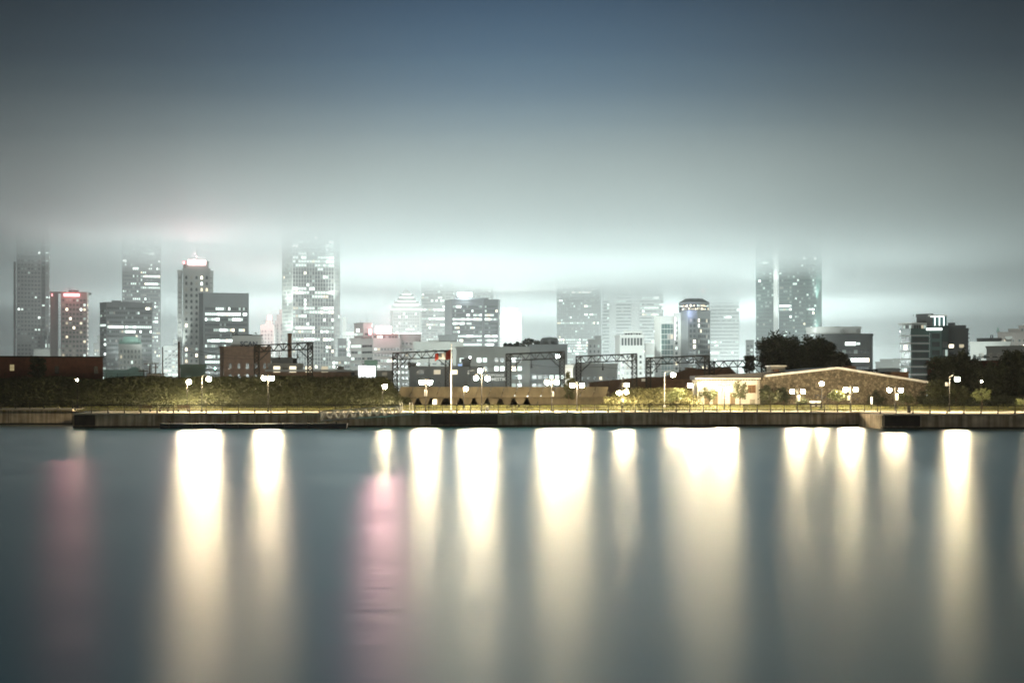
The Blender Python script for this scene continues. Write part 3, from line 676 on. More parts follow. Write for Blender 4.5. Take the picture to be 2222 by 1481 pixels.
# hotel with lookout crown
D_ = 900
b = building('dark hotel tower with octagonal lit lookout crown', D_, [
    dict(pts=[(1418, 4), (1433, 0), (1463, 0)], y1=688, mat=concrete_pale, depth=20, segs=[None, W_(pitch=1.6, floor=3.3, w=.9, h=.85, lit=(.03, 0, 0), warm=.6, pane=mat('blue green curtain glass', (.03, .06, .055), .2))]),
    dict(pts=[(1463, -2), (1476, -5), (1480, -5)], y1=682, mat=concrete_pale, depth=18, segs=[W_(pitch=1.8, floor=3.2, w=.5, h=.55, lit=(.25, 0, 0), warm=.5), None]),
    dict(pts=[(1480, -6), (1497, -10), (1517, -10), (1541, 0)], y1=677, mat=concrete_dark, depth=18, segs=[None, W_(pitch=1.7, floor=3.3, w=.6, h=.6, lit=(.18, 0, 0), warm=.75, br=(.2, .4, .4), pane=pane_dark), W_(pitch=1.7, floor=3.3, w=.6, h=.6, lit=(.14, 0, 0), warm=.8, br=(.2, .4, .4), pane=pane_dark)])], name='hotel_building')
cx = X(1506, D_); r_ = X(1541.5, D_) - X(1506, D_)
m = MB(); m.lathe([(r_ * .95, 0), (r_, .6), (r_, 1.5)], (cx, D_ + 2, Z(679, D_)), 8); m.build('crown_base', concrete_dark, b)
m = MB(); m.lathe([(r_ * .96, 0), (r_ * .96, 3.9)], (cx, D_ + 2, Z(674, D_)), 8); m.build('crown_glazing', pane_dark, b)
m = MB(); m.lathe([(r_, 0), (r_ * 1.02, .9), (r_ * .62, 3.1), (r_ * .6, 3.5)], (cx, D_ + 2, Z(660, D_)), 8); m.build('crown_roof', concrete_dark, b)
m = MB()
for q in range(8):
    t = 2 * math.pi * (q + .5) / 8; m.bar((cx + math.cos(t) * r_ * .985, D_ + 2 + math.sin(t) * r_ * .985, Z(674, D_)), (cx + math.cos(t) * r_ * .985, D_ + 2 + math.sin(t) * r_ * .985, Z(660, D_)), .22)
m.build('crown_frame', concrete, b)
for q in range(8):                       # restaurant windows of the crown's front facets
    t0 = 2 * math.pi * (q + .5) / 8; t1 = 2 * math.pi * (q + 1.5) / 8
    if math.sin((t0 + t1) / 2) > .2: continue
    A = Vector((cx + math.cos(t0) * r_ * .965, D_ + 2 + math.sin(t0) * r_ * .965, 0)); B = Vector((cx + math.cos(t1) * r_ * .965, D_ + 2 + math.sin(t1) * r_ * .965, 0))
    nn = 7
    for k in range(nn):
        for row in range(2):
            if rnd.random() < .2: continue
            p = A.lerp(B, (k + .1) / nn); s_ = A.lerp(B, (k + .1 + rnd.uniform(.45, .8)) / nn); z0 = Z(673, D_) + row * 1.9; z1 = z0 + rnd.uniform(.7, 1.5)
            m = MB(); m.quad((p.x, p.y, z0), (s_.x, s_.y, z0), (s_.x, s_.y, z1), (p.x, p.y, z1)); m.build('window', LIT[rnd.choice(('w1', 'w2', 'w3', 'c2', 'w2'))], b)
sign(b, 1464, 1466.5, 689, 737, D_, LIT['c3'], -3, .3, 'light_strip'); point(at(1464, 700, 888), 5000); point(at(1465, 725, 888), 5000)
spot(at(1424, 818, 890), at(1425, 700, 904), 110000, 40); point(at(1492, 679, 886), 6000, (.5, .6, 1))
b = building('pale ribbon windowed tower right of the lookout hotel', 2080, [
    dict(pts=[(1541, 0), (1604, 0)], y1=None, zt=156, mat=white_clad, segs=[W_(pitch=2.6, floor=5.2, w=.99, h=.36, lit=(.04, .3, .35), pane=pane_dark)])])
b = building('faint tower with pink beacon behind the lookout hotel', 2050, [
    dict(pts=[(1480, 0), (1540, 0)], y1=None, zt=157, mat=concrete, segs=[W_(pitch=3, w=.6, h=.5, lit=(.05, 0, 0))])]); sign(b, 1523, 1528, 628, 635, 2050, pink); sign(b, 1600.5, 1602.5, 632, 638, 2050, pink)
# --- right group
b = building('tall dark green glass tower split by a bright white fin', 1450, [
    dict(pts=[(1635, 14), (1639, 2), (1680, 0)], y1=None, zt=166, mat=green_glass, segs=[None, W_(pitch=2.0, floor=3.7, w=.95, h=.55, lit=(.04, .06, .3), pane=pane_dark)]),
    dict(pts=[(1680, -4), (1690, -4)], y1=None, zt=166, mat=white_clad, segs=[None]),
    dict(pts=[(1690, 0), (1720, -3), (1750, -3), (1771, 2), (1777, 14)], y1=None, zt=166, mat=green_glass, segs=[W_(pitch=2.0, floor=3.7, w=.92, h=.55, lit=(.03, .06, .35), rows=[(666, .9), (674, .5)], pane=pane_dark), W_(pitch=2.0, floor=3.7, w=.92, h=.55, lit=(.04, .05, .35), pane=pane_dark), W_(pitch=2.0, floor=3.7, w=.92, h=.55, lit=(.03, .05, .35), rows=[(668, .8)], pane=pane_dark), None])])
for z_ in (745, 670): spot(at(1783, z_, 1440), at(1774, z_ - 150, 1456), 500000, 50); spot(at(1629, z_, 1440), at(1636, z_ - 150, 1456), 400000, 50); spot(at(1685, z_, 1432), at(1685, z_ - 140, 1447), 250000, 40)
b = building('pale small block in the gap left of the green glass tower', 1300, [dict(pts=[(1618, 0), (1636, 0)], y1=739, mat=concrete_pale, segs=[W_(pitch=3, w=.6, h=.5, lit=(.1, 0, 0))])], name='apartment_building')
b = building('grey office block with cluttered white plant room behind the big dark tree', 600, [
    dict(pts=[(1738, 4), (1766, 0), (1889, 0), (1890, 3)], y1=728, mat=concrete_dark, depth=26, segs=[None, W_(pitch=1.6, floor=3.5, w=.9, h=.45, top=4.5, lit=(.03, 0, 0), rows=[(774, .9), (786, .9)], warm=.1), None]),
    dict(pts=[(1742, 6), (1766, 4), (1863, 4)], y0=728, y1=712, mat=white_clad, depth=20, segs=[None, None])], name='office_building')
sign(b, 1834, 1857, 742, 749, 600, LIT['c3'], 0, .2, 'window'); sign(b, 1859, 1866, 743, 748, 600, LIT['c2'], 0, .2, 'window')
for k, (a_, c_, y_) in enumerate(((1749, 1757, 709), (1775, 1790, 708), (1808, 1825, 707), (1828, 1842, 710), (1846, 1858, 709))): roofbox(b, a_, c_, 712, y_, 600, 6, 6, metal_dark, 'rooftop_unit')
for px in (1803, 1852, 1857, 1860): mast(b, px, 712, 703, 600, .08)
for px in (1827, 1862):
    m = MB(); m.lathe([(.3, 0), (.9, .25), (.95, .35)], (0, 0, 0), 12); R = [Vector((v.x, v.z, v.y)) for v in m.v]; m.v = [Vector((p.x, -p.y, p.z)) + Vector((X(px, 600), 603.5 if px < 1850 else 600, Z(718, 600))) for p in R]; m.build('dish_antenna', concrete_pale, b)
point(at(1742, 721, 598), 4500); spot(at(1752, 726, 600), at(1790, 720, 604), 3000, 90)
D_ = 550
b = building('modern glass office with white canopy and lit roof pavilion', D_, [
    dict(pts=[(1951, 2), (1981, -3), (2017, 0)], y1=717, mat=green_glass, depth=22, segs=[W_(pitch=1.7, floor=3.0, w=.94, h=.6, top=.3, lit=(.2, .35, .6), warm=.35, pane=pane_dark, bands=.5, bandm=concrete_pale), W_(pitch=1.7, floor=3.0, w=.94, h=.6, top=.3, lit=(.2, .35, .6), warm=.3, pane=pane_dark, bands=.5, bandm=concrete_pale)]),
    dict(pts=[(1953, 3), (1981, -1), (2009, 2)], y0=717, y1=703, mat=concrete_pale, depth=16, roof=False, segs=[W_(pitch=1.0, floor=2.2, w=.85, h=.85, base=.1, top=.1, lit=(.75, 0, 0), warm=.5, br=(.7, .3, 0)), W_(pitch=1.0, floor=2.2, w=.8, h=.85, base=.1, top=.1, lit=(.3, 0, 0), warm=.4, br=(.8, .2, 0))]),
    dict(pts=[(1979, 6), (2004, 4), (2018, 4)], y0=717, y1=684, mat=concrete_dark, depth=16, segs=[None, None]),
    dict(pts=[(2018, 0), (2019.5, -1), (2043, 0), (2051, 4)], y1=711, mat=green_glass, depth=20, segs=[None, W_(pitch=1.8, floor=3.2, w=.9, h=.6, lit=(.08, .1, .5), pane=pane_dark, rows=[(714, .8)], top=.2), W_(pitch=1.4, floor=3.2, w=.85, h=.75, lit=(.1, 0, 0), pane=pane_grey)]),
    dict(pts=[(2019, 3), (2049, 3)], y0=711, y1=686, mat=mat('teal glazing', (.04, .10, .10), .25), depth=14, roof=False, segs=[None])], name='office_building')
m = MB(); m.prism([(X(1949, D_), D_ - 1), (X(1981, D_), D_ - 6), (X(2011, D_), D_ - 1), (X(2011, D_), D_ + 15), (X(1949, D_), D_ + 15)], Z(702.5, D_), Z(700.5, D_)); m.build('canopy', white_paint, b)
m = MB(); m.box((X(2014, D_), D_, Z(685.5, D_)), (X(2055, D_), D_ + 16, Z(683, D_))); m.build('roof_slab', white_paint, b)
for px in (2028.5, 2038.5, 2048): sign(b, px - .8, px + .8, 686, 707, D_, crownl, 2.5, .25, 'light_strip')
sign(b, 2019, 2047, 686, 687.2, D_, crownl, 2.4, .2, 'light_strip'); sign(b, 2010, 2044, 712, 716.5, D_, LIT['c3'], -1.2, .2, 'lit_band'); mast(b, 1982, 684, 678, D_)
point(at(2035, 681, D_ + 6), 15000)
b = building('dark stepped block joined to the right of the modern glass office', 575, [
    dict(pts=[(2050, 0), (2101, 0)], y1=716, mat=concrete_dark, depth=20, segs=[W_(pitch=3.2, floor=3.2, w=.45, h=.4, lit=(.08, 0, 0), warm=.6, rows=[(756, .7), (761, .5)])]),
    dict(pts=[(2050, 3), (2090, 3)], y0=716, y1=709, mat=concrete_dark, depth=14, segs=[None]), dict(pts=[(2050, 5), (2063, 5)], y0=709, y1=703, mat=concrete_dark, depth=10, segs=[None])], name='office_building')
for px in (2068, 2074, 2081): roofbox(b, px, px + 3, 709, 706, 575, 6, 3, metal_dark, 'rooftop_unit')
m = MB()
for q in range(5): m.box((X(2101, 575), 576, Z(724 + q * 9, 575)), (X(2104, 575), 582, Z(723 + q * 9, 575)))
m.build('balcony_slats', concrete, b)
b = building('low pale block between the grey office and the modern glass office', 900, [
    dict(pts=[(1898, 2), (1936, 0), (1952, 0)], y1=787, mat=concrete_pale, depth=20, segs=[W_(pitch=2.4, floor=3, w=.4, h=.4, lit=(.2, 0, 0), warm=.4), None]), dict(pts=[(1906, 4), (1934, 4)], y0=787, y1=781, mat=concrete_pale, depth=14, segs=[None]), dict(pts=[(1936, 3), (1952, 3)], y0=787, y1=780, mat=concrete_pale, depth=14, segs=[None])], name='low_building')
b = building('low glazed hall before the pale block, left of the modern office', 640, [dict(pts=[(1904, 0), (1953, 0)], y1=802, mat=concrete_pale, depth=14, segs=[W_(pitch=1.6, floor=3.4, w=.85, h=.6, lit=(.15, 0, 0), pane=pane_grey)])], name='low_building')
b = building('pale long hall with a lit strip window at far right', 450, [
    dict(pts=[(2105, 0), (2192, 0)], y1=746, mat=concrete_pale, depth=20, segs=[W_(pitch=1.6, floor=3.2, w=.5, h=.35, lit=(.05, 0, 0), pane=pane_dark)]), dict(pts=[(2114, 3), (2165, 3)], y0=746, y1=738, mat=concrete_dark, depth=12, segs=[None]), dict(pts=[(2181, 1), (2192, 1)], y0=746, y1=735, mat=concrete_pale, depth=14, segs=[None])], name='low_building')
for px in (2150, 2154): mast(b, px, 738, 725, 450, .25, 6, 'chimney_pipe')
point(at(2118, 752, 446), 500); point(at(2150, 750, 446), 400)
b = building('low glass lobby glowing pale yellow at far right, flat roof', 400, [
    dict(pts=[(2140, 0), (2260, -6)], y1=754, mat=concrete_pale, depth=18, lip=.5, segs=[W_(pitch=1.5, floor=3.2, w=.92, h=.8, top=.5, lit=(.85, 0, 0), warm=.7, br=(.2, .6, .2))])], name='low_building')
b = building('dark old hotel with a pointed turret at the far right edge', 900, [
    dict(pts=[(2162, 2), (2205, 0), (2260, 0)], y1=722, mat=brownstone, depth=24, segs=[W_(pitch=2.6, floor=3.4, w=.4, h=.45, lit=(.15, 0, 0), warm=.7), W_(pitch=2.6, floor=3.4, w=.4, h=.45, lit=(.15, 0, 0), warm=.7)]), dict(pts=[(2206, 4), (2260, 4)], y0=722, y1=708, mat=brownstone, depth=18, segs=[W_(pitch=2.6, floor=3.4, w=.4, h=.45, lit=(.2, 0, 0), warm=.7, base=.3, top=.2)]), dict(pts=[(2183, 4), (2207, 4)], y0=722, y1=715, mat=brownstone, depth=14, segs=[None])], name='hotel_building')
m = MB(); m.lathe([(1.3, 0), (.1, 3.4)], (X(2165, 900), 904, Z(722, 900) + .8), 8); m.build('turret_roof', copper, b)

# --- low buildings just behind the rails
b = building('low dark red brick building on the left bank, one lit window', 270, [
    dict(pts=[(-60, 0), (225.5, 0)], y1=775, depth=16, mat=brick, lip=.25, roofm=metal_dark, segs=[None])], name='brick_building')
m = MB(); m.box((X(22, 270), 269.92, Z(804, 270)), (X(31, 270), 270, Z(791, 270))); fr = m.build('window', glow('dim yellow window', (1, .82, .42), .35), b)
m = MB(); m.box((X(21.5, 270), 269.86, Z(797.5, 270)), (X(31.5, 270), 269.91, Z(797, 270))); m.box((X(26.2, 270), 269.86, Z(804, 270)), (X(26.7, 270), 269.91, Z(791, 270))); m.build('frame', brick_old, fr)
for px in (119, 205): m = MB(); m.box((X(px, 270), 269.92, Z(810, 270)), (X(px + 9, 270), 270, Z(794, 270))); m.build('window', pane_dark, b)
b = building('small pale green walled shed range behind the timber poles', 360, [dict(pts=[(392, 0), (446, 0)], y1=797, depth=10, mat=copper, segs=[W_(pitch=2.4, floor=2.4, w=.4, h=.4, lit=(.1, 0, 0), zmin=6)])], name='low_building')
b = building('long low factory with square lit windows behind the leftmost gantry', 330, [
    dict(pts=[(578, 0), (762, 0)], y1=806, depth=16, mat=brick_old, lip=.5, roofm=concrete_pale, segs=[W_(pitch=3.1, floor=2.0, w=.42, h=.7, base=6.3, top=.3, lit=(.5, 0, 0), warm=.9, br=(.2, .5, .3), zmin=6.5)]),
    dict(pts=[(596, 5), (640, 5)], y0=806, y1=782, depth=14, mat=concrete_dark, segs=[None]), dict(pts=[(588, 4), (662, 4)], y0=806, y1=795, depth=13, mat=concrete, segs=[W_(pitch=2, floor=1, w=.6, h=.7, base=.1, top=.1, lit=(.1, 0, 0))])], name='factory_building')
m = MB(); m.tube([(X(627.5, 330), 340, Z(784, 330)), (X(627.5, 330), 340, Z(722, 330))], [.52, .47], 12); m.tube([(X(627.5, 330), 340, Z(726, 330)), (X(627.5, 330), 340, Z(720, 330))], [.55, .55], 12); m.build('chimney', brick_old, b)
roofbox(b, 634, 644, 795, 776, 330, 6, 3, metal_dark, 'rooftop_unit')
b = building('long low concrete shed running behind the billboard', 345, [dict(pts=[(700, 0), (852, 0)], y1=807, depth=14, mat=concrete, lip=.4, segs=[W_(pitch=2.6, floor=2.2, w=.45, h=.5, base=5.4, top=.3, lit=(.14, 0, 0), warm=.8, zmin=5)])], name='warehouse_building')
b = building('dark block with warm windows behind the flag gantry', 320, [
    dict(pts=[(888, 0), (1046, 0)], y1=802, depth=16, mat=concrete_dark, segs=[W_(pitch=3.2, floor=2.4, w=.4, h=.6, base=5.6, top=.3, lit=(.28, 0, 0), warm=.9, br=(.2, .4, .4), zmin=5)]), dict(pts=[(888, 3), (903, 3)], y0=802, y1=793, depth=10, mat=concrete_dark, segs=[None]), dict(pts=[(1005, 4), (1022, 4)], y0=802, y1=785, depth=10, mat=concrete_dark, segs=[None])], name='industrial_building')
sign(b, 994, 1003, 789, 797, 320, glow('blue screen', (.4, .6, 1), .8), 2, .2, 'lit_panel')
b = building('dark storage hall carrying white lettering', 318, [dict(pts=[(1020, 0), (1100, 0)], y1=808, depth=14, mat=concrete_dark, lip=.2, segs=[None])], name='warehouse_building')
lw = mat('white lettering', (.8, .8, .78), .6)
writing('lettering', 'ENTREPOSAGE', .72, lw, b, (X(1094, 318), 317.9, Z(816, 318)), .012, .02, 'RIGHT')
writing('lettering', 'DOMESTIK', 1.0, lw, b, (X(1098, 318), 317.9, Z(825.5, 318)), .02, .02, 'RIGHT')
spot((X(1075, 318), 312, Z(827, 318)), (X(1075, 318), 318, Z(814, 318)), 500, 110, (.9, 1, .95))
b = building('dark green equipment box behind the billboard', 312, [dict(pts=[(793, 0), (817, 0)], y1=789, depth=8, mat=copper, segs=[None])], name='low_building')
t = thing('billboard', 'blank brilliantly lit white billboard at the end of the grassy bank', 'billboard', (X(796, 300), 300, 2))
m = MB(); m.box((X(778, 300), 299.6, Z(832, 300)), (X(795.8, 300), 300, Z(793, 300))); m.build('panel', glow('billboard light', (.95, 1, .98), 2.6, True), t)
m = MB(); m.box((X(796.1, 300), 299.6, Z(832, 300)), (X(814.5, 300), 300, Z(793.4, 300))); m.build('panel', glow('billboard light', (1, 1, 1), 2.6, True), t)
m = MB(); m.box((X(777.5, 300), 300.02, Z(832.6, 300)), (X(815, 300), 300.4, Z(792.6, 300))); m.build('frame', metal_dark, t)
for px in (783, 808): m = MB(); m.bar((X(px, 300), 300.6, 2), (X(px, 300), 300.6, Z(794, 300)), .16, 6); m.build('post', metal_dark, t)
b = building('dark long shed roof rising to the right behind the fourth gantry', 290, [dict(pts=[(1278, 0), (1455, 0)], y1=830, depth=14, mat=roof_red, roof=False, segs=[None])], name='shed_building')
m = MB(); m.extrude_y([(X(1276, 290), Z(830.5, 290)), (X(1455, 290), Z(830.5, 290)), (X(1455, 290), Z(818, 290)), (X(1400, 290), Z(817.5, 290)), (X(1276, 290), Z(829, 290))], 289.5, 304); m.build('roof', roof_red, b)
m = MB(); m.box((X(1392, 290), 289.2, Z(827, 290)), (X(1400, 290), 289.45, Z(821, 290))); m.build('door', white_paint, b)
b = building('brown gabled shed behind the lamp at the warehouse corner', 285, [dict(pts=[(1442, 0), (1612, 0)], y1=822, depth=14, mat=brick_old, roof=False, segs=[None])], name='shed_building')
m = MB(); m.extrude_y([(X(1438, 285), Z(822.5, 285)), (X(1612, 285), Z(822.5, 285)), (X(1584, 285), Z(797, 285)), (X(1488, 285), Z(801, 285)), (X(1442, 285), Z(816, 285))], 284.5, 300); m.build('roof', roof_red, b)
m = MB(); m.box((X(1486, 285), 288, Z(803, 285)), (X(1510, 285), 291, Z(798, 285))); m.box((X(1484, 285), 287.6, Z(798, 285)), (X(1512, 285), 291.4, Z(796.8, 285))); m.build('roof_vent', roof_red, b)
b = building('dark brick block rising over the trees at right', 262, [dict(pts=[(2011, 0), (2230, 0)], y1=785, depth=12, mat=brick, lip=.3, segs=[W_(pitch=4, floor=3, w=.3, h=.45, lit=(0, 0, 0), zmin=6)])], name='brick_building')
for px, ch in ((2124, 'Q'), (2145, 'C'), (2162, 'C')):
    writing('sign_letter', ch, 1.05, mat('grey sign letter', (.45, .45, .43), .5), b, (X(px, 262), 261.6, Z(790, 262) + 1.3), .02, .05)
m = MB(); m.box((X(2118, 262), 261.9, Z(787, 262) + 1), (X(2180, 262), 262.1, Z(787, 262) + 1.15)); m.build('sign_rail', metal_dark, b)

# ------------------------------------------------------------------ stone warehouse
stone = bpy.data.materials.new('rubble stone'); stone.use_nodes = True
n, l = nodes(stone); b_ = n['Principled BSDF']; b_.inputs['Roughness'].default_value = .9
t = n.new('ShaderNodeTexCoord'); vo = n.new('ShaderNodeTexVoronoi'); vo.inputs['Scale'].default_value = 2.6; l.new(t.outputs['Object'], vo.inputs['Vector'])
r1 = n.new('ShaderNodeValToRGB'); l.new(vo.outputs['Color'], r1.inputs[0])
r1.color_ramp.elements[0].color = (.03, .024, .016, 1); r1.color_ramp.elements[1].color = (.17, .145, .10, 1)
v2 = n.new('ShaderNodeTexVoronoi'); v2.feature = 'DISTANCE_TO_EDGE'; v2.inputs['Scale'].default_value = 2.6; l.new(t.outputs['Object'], v2.inputs['Vector'])
r2 = n.new('ShaderNodeValToRGB'); l.new(v2.outputs['Distance'], r2.inputs[0]); r2.color_ramp.elements[0].position = .02; r2.color_ramp.elements[1].position = .08
r2.color_ramp.elements[0].color = (.35, .33, .3, 1); r2.color_ramp.elements[1].color = (1, 1, 1, 1)
mx = n.new('ShaderNodeMixRGB'); mx.blend_type = 'MULTIPLY'; mx.inputs[0].default_value = 1; l.new(r1.outputs[0], mx.inputs[1]); l.new(r2.outputs[0], mx.inputs[2]); l.new(mx.outputs[0], b_.inputs['Base Color'])
bp = n.new('ShaderNodeBump'); bp.inputs['Strength'].default_value = .8; bp.inputs['Distance'].default_value = .12; l.new(vo.outputs['Distance'], bp.inputs['Height']); l.new(bp.outputs[0], b_.inputs['Normal'])
plaster = mat('whitewashed wall', (.58, .55, .47), .85, var=.18, scale=.6)
roofw = mat('pale sheet metal roof edge', (.5, .5, .48), .5, metal=.2, var=.2, scale=.8)
roofd = mat('dark roofing felt', (.05, .05, .052), .8, var=.3, scale=.6)
Yw = 234
b = thing('stone_warehouse', 'long stone warehouse with a broad gable and whitewashed left end', 'building', (X(1750, Yw), Yw, 2))
m = MB(); m.extrude_y([(X(1651, Yw), 1.9), (X(2010, Yw), 1.9), (X(2010, Yw), Z(831, Yw)), (X(1817, Yw), Z(800.5, Yw)), (X(1664, Yw), Z(818, Yw)), (X(1651, Yw), Z(818, Yw))], Yw, Yw + 26); m.build('gable_wall', stone, b)
m = MB(); m.box((X(1515, Yw), Yw + .8, 1.9), (X(1650.6, Yw), Yw + 8, Z(824, Yw))); m.build('white_wall', plaster, b)
def ridge(p0, y0, p1, y1, th, ya, yb, name, mt):
    m = MB(); m.extrude_y([(X(p0, Yw), Z(y0, Yw)), (X(p1, Yw), Z(y1, Yw)), (X(p1, Yw), Z(y1, Yw) + th), (X(p0, Yw), Z(y0, Yw) + th)], ya, yb); return m.build(name, mt, b)
ridge(1660, 817.6, 1817, 800, .34, Yw - .5, Yw + 27, 'roof', roofw); ridge(1817.3, 800, 2013, 831, .34, Yw - .5, Yw + 27, 'roof', roofw)
m = MB(); m.extrude_y([(X(1511, Yw), Z(823.6, Yw)), (X(1651, Yw), Z(823.6, Yw)), (X(1700, Yw), Z(812, Yw)), (X(1696, Yw), Z(806, Yw)), (X(1511, Yw), Z(815, Yw))], Yw + 1.2, Yw + 8.5); m.build('roof', roofd, b)
m = MB(); m.box((X(1509, Yw), Yw - .3, Z(822.5, Yw)), (X(1650, Yw), Yw + 1.1, Z(819.5, Yw))); m.build('eave_board', roofw, b)
for q in range(22):
    p = 1516 + q * 6.1; m = MB(); m.box((X(p, Yw), Yw - .1, Z(825, Yw)), (X(p + 1.6, Yw), Yw + .78, Z(822.8, Yw))); m.build('rafter_end', wood, b)
m = MB(); m.box((X(1689, Yw), Yw + 3, Z(816, Yw)), (X(1698, Yw), Yw + 5, Z(801, Yw))); m.build('chimney', brick_old, b)
m = MB(); m.box((X(1687, Yw), Yw + 6, Z(812, Yw)), (X(1719, Yw), Yw + 10, Z(794, Yw))); v = m.build('roof_vent', concrete, b)
m = MB(); m.box((X(1685, Yw), Yw + 5.5, Z(794, Yw)), (X(1721, Yw), Yw + 10.5, Z(791.5, Yw))); m.build('vent_cap', roofw, v)
for (a_, c_, y0, y1, d0) in ((1852, 1870, 805, 793, 4), (1950, 1990, 826, 806, 5)):
    m = MB(); m.box((X(a_, Yw), Yw + d0, Z(y0 + 4, Yw)), (X(c_, Yw), Yw + d0 + 4, Z(y1, Yw))); m.build('roof_vent', brick_old, b)
m = MB(); m.box((X(1625, Yw), Yw + .74, Z(852, Yw)), (X(1640, Yw), Yw + .8, Z(835, Yw))); fr = m.build('window', mat('old shutter wood', (.16, .09, .045), .8, var=.3, scale=4), b)
m = MB()
for p in (1624, 1632, 1640): m.box((X(p, Yw), Yw + .66, Z(852.5, Yw)), (X(p + 1.2, Yw), Yw + .735, Z(834.5, Yw)))
m.build('frame', mat('old frame wood', (.22, .13, .07), .8), fr)
m = MB(); m.box((X(1629, Yw), Yw + .74, Z(886, Yw)), (X(1640, Yw), Yw + .8, Z(866, Yw))); m.build('door', mat('faded grey door', (.3, .28, .22), .8, var=.2, scale=3), b)
for p0, y0 in ((1768, 861), (1833, 862)):
    cu = MB()
    rg = random.Random(p0)
    for q in range(7):
        x0 = X(p0 + q * 5, Yw); zz = Z(y0, Yw)
        pts = [(x0 + rg.uniform(0, .4), Yw - .03, zz + rg.uniform(-.45, .45)) for _ in range(3)]
        cu.tube(pts, .05, 4)
    cu.build('paint_scrawl', ink, b)
for p in (1530, 1548, 1586):
    m = MB(); m.box((X(p, Yw), Yw + .7, Z(880, Yw)), (X(p + 11, Yw), Yw + .795, Z(853, Yw))); d_ = m.build('door', mat('weathered plank door', (.2, .15, .09), .85, var=.3, scale=3, stretch=(4, 1, .4)), b)
    m = MB(); m.box((X(p - 1, Yw), Yw + .64, Z(853, Yw)), (X(p + 12, Yw), Yw + .795, Z(851.4, Yw))); m.build('lintel', concrete, d_)
for p in (1521, 1568, 1610, 1646):
    m = MB(); m.bar((X(p, Yw), Yw + .7, 2), (X(p, Yw), Yw + .7, Z(825, Yw)), .06, 6); m.build('drain_pipe', metal_grey, b)
# spot aimed at the white wall
spot((X(1528, 226), 226.5, Z(846, 226)), (X(1550, Yw), Yw + .8, Z(850, Yw)), 1500, 130, WARM, .2)

# ------------------------------------------------------------------ viaduct
vi = thing('concrete_viaduct', 'low weathered concrete railway viaduct on flared piers', 'viaduct', (X(1100, 236), 236, 2))
vconc = mat('weathered viaduct concrete', (.095, .08, .05), .9, var=.5, scale=.5, stretch=(1, 1, .4), bump=.2)
ztop, zbot = Z(839, 236), Z(861, 236)
m = MB(); m.prism([(X(868, 236), 236), (X(1322, 236), 236), (X(1322, 236), 252), (X(868, 236), 252)], zbot + .5, zbot + .9); m.build('deck', vconc, vi)
for q in range(16):
    a_ = 870 + q * 28.2; c_ = a_ + 26.9
    i = MB(); xa, xb = X(a_, 236), X(c_, 236); s_ = .55
    i.v += [Vector(p) for p in ((xa - s_, 235.1, zbot), (xb - s_, 235.1, zbot), (xb, 235.8, ztop), (xa, 235.8, ztop), (xa - s_, 235.5, zbot), (xb - s_, 235.5, zbot), (xb, 236.2, ztop), (xa, 236.2, ztop))]
    i.f = [(0, 1, 2, 3), (7, 6, 5, 4), (0, 4, 5, 1), (1, 5, 6, 2), (2, 6, 7, 3), (3, 7, 4, 0)]; i.m = [0] * 6; i.build('parapet_panel', vconc, vi)
m = MB(); m.box((X(862, 236), 235.4, zbot - .15), (X(1325, 236), 236.4, zbot + .12)); m.build('edge_beam', vconc, vi)
for px in (892, 921, 950, 985, 1014, 1043, 1071, 1100, 1129, 1158):
    x = X(px, 236); m = MB()
    m.extrude_y([(x - .45, 1.8), (x + .45, 1.8), (x + .5, zbot - 1.1), (x + .95, zbot - .16), (x - .95, zbot - .16), (x - .5, zbot - 1.1)], 236.3, 240); m.build('pier', vconc, vi)
m = MB(); m.box((X(1167, 236), 236.2, 1.8), (X(1312, 236), 238, zbot - .17)); m.build('abutment', vconc, vi)
m = MB(); m.box((X(872, 236), 247, 1.8), (X(1166, 236), 249, zbot - .2)); m.build('back_wall', mat('dim painted back wall', (.2, .19, .15), .9, var=.5, scale=.7), vi)
for q in range(17):
    x = X(872 + q * 28.2, 236); m = MB(); m.tube([(x, 236.25, ztop), (x, 236.25, ztop + .55), (x - .35, 235.9, ztop + .95)], .035, 4); m.build('fence_post', metal_black, vi)
m = MB()
for hz in (.2, .4, .6): m.bar((X(868, 236), 236.25, ztop + hz), (X(1322, 236), 236.25, ztop + hz), .014)
m.build('fence_wire', metal_black, vi)
# chain link fence on the bank top
fe = thing('wire_fence', 'thin wire fence along the top of the left bank', 'fence', (X(160, 246), 246, 6))
for q in range(15):
    px = 10 + q * 24.5; x = X(px, 246); m = MB(); m.bar((x, 246, 5.6), (x, 246, Z(810, 246)), .035); m.build('post', metal_dark, fe)
m = MB()
for zz in (Z(810.5, 246), Z(815, 246), Z(820, 246)): m.bar((X(0, 246), 246, zz), (X(355, 246), 246, zz), .018)
m.build('fence_wire', metal_dark, fe)

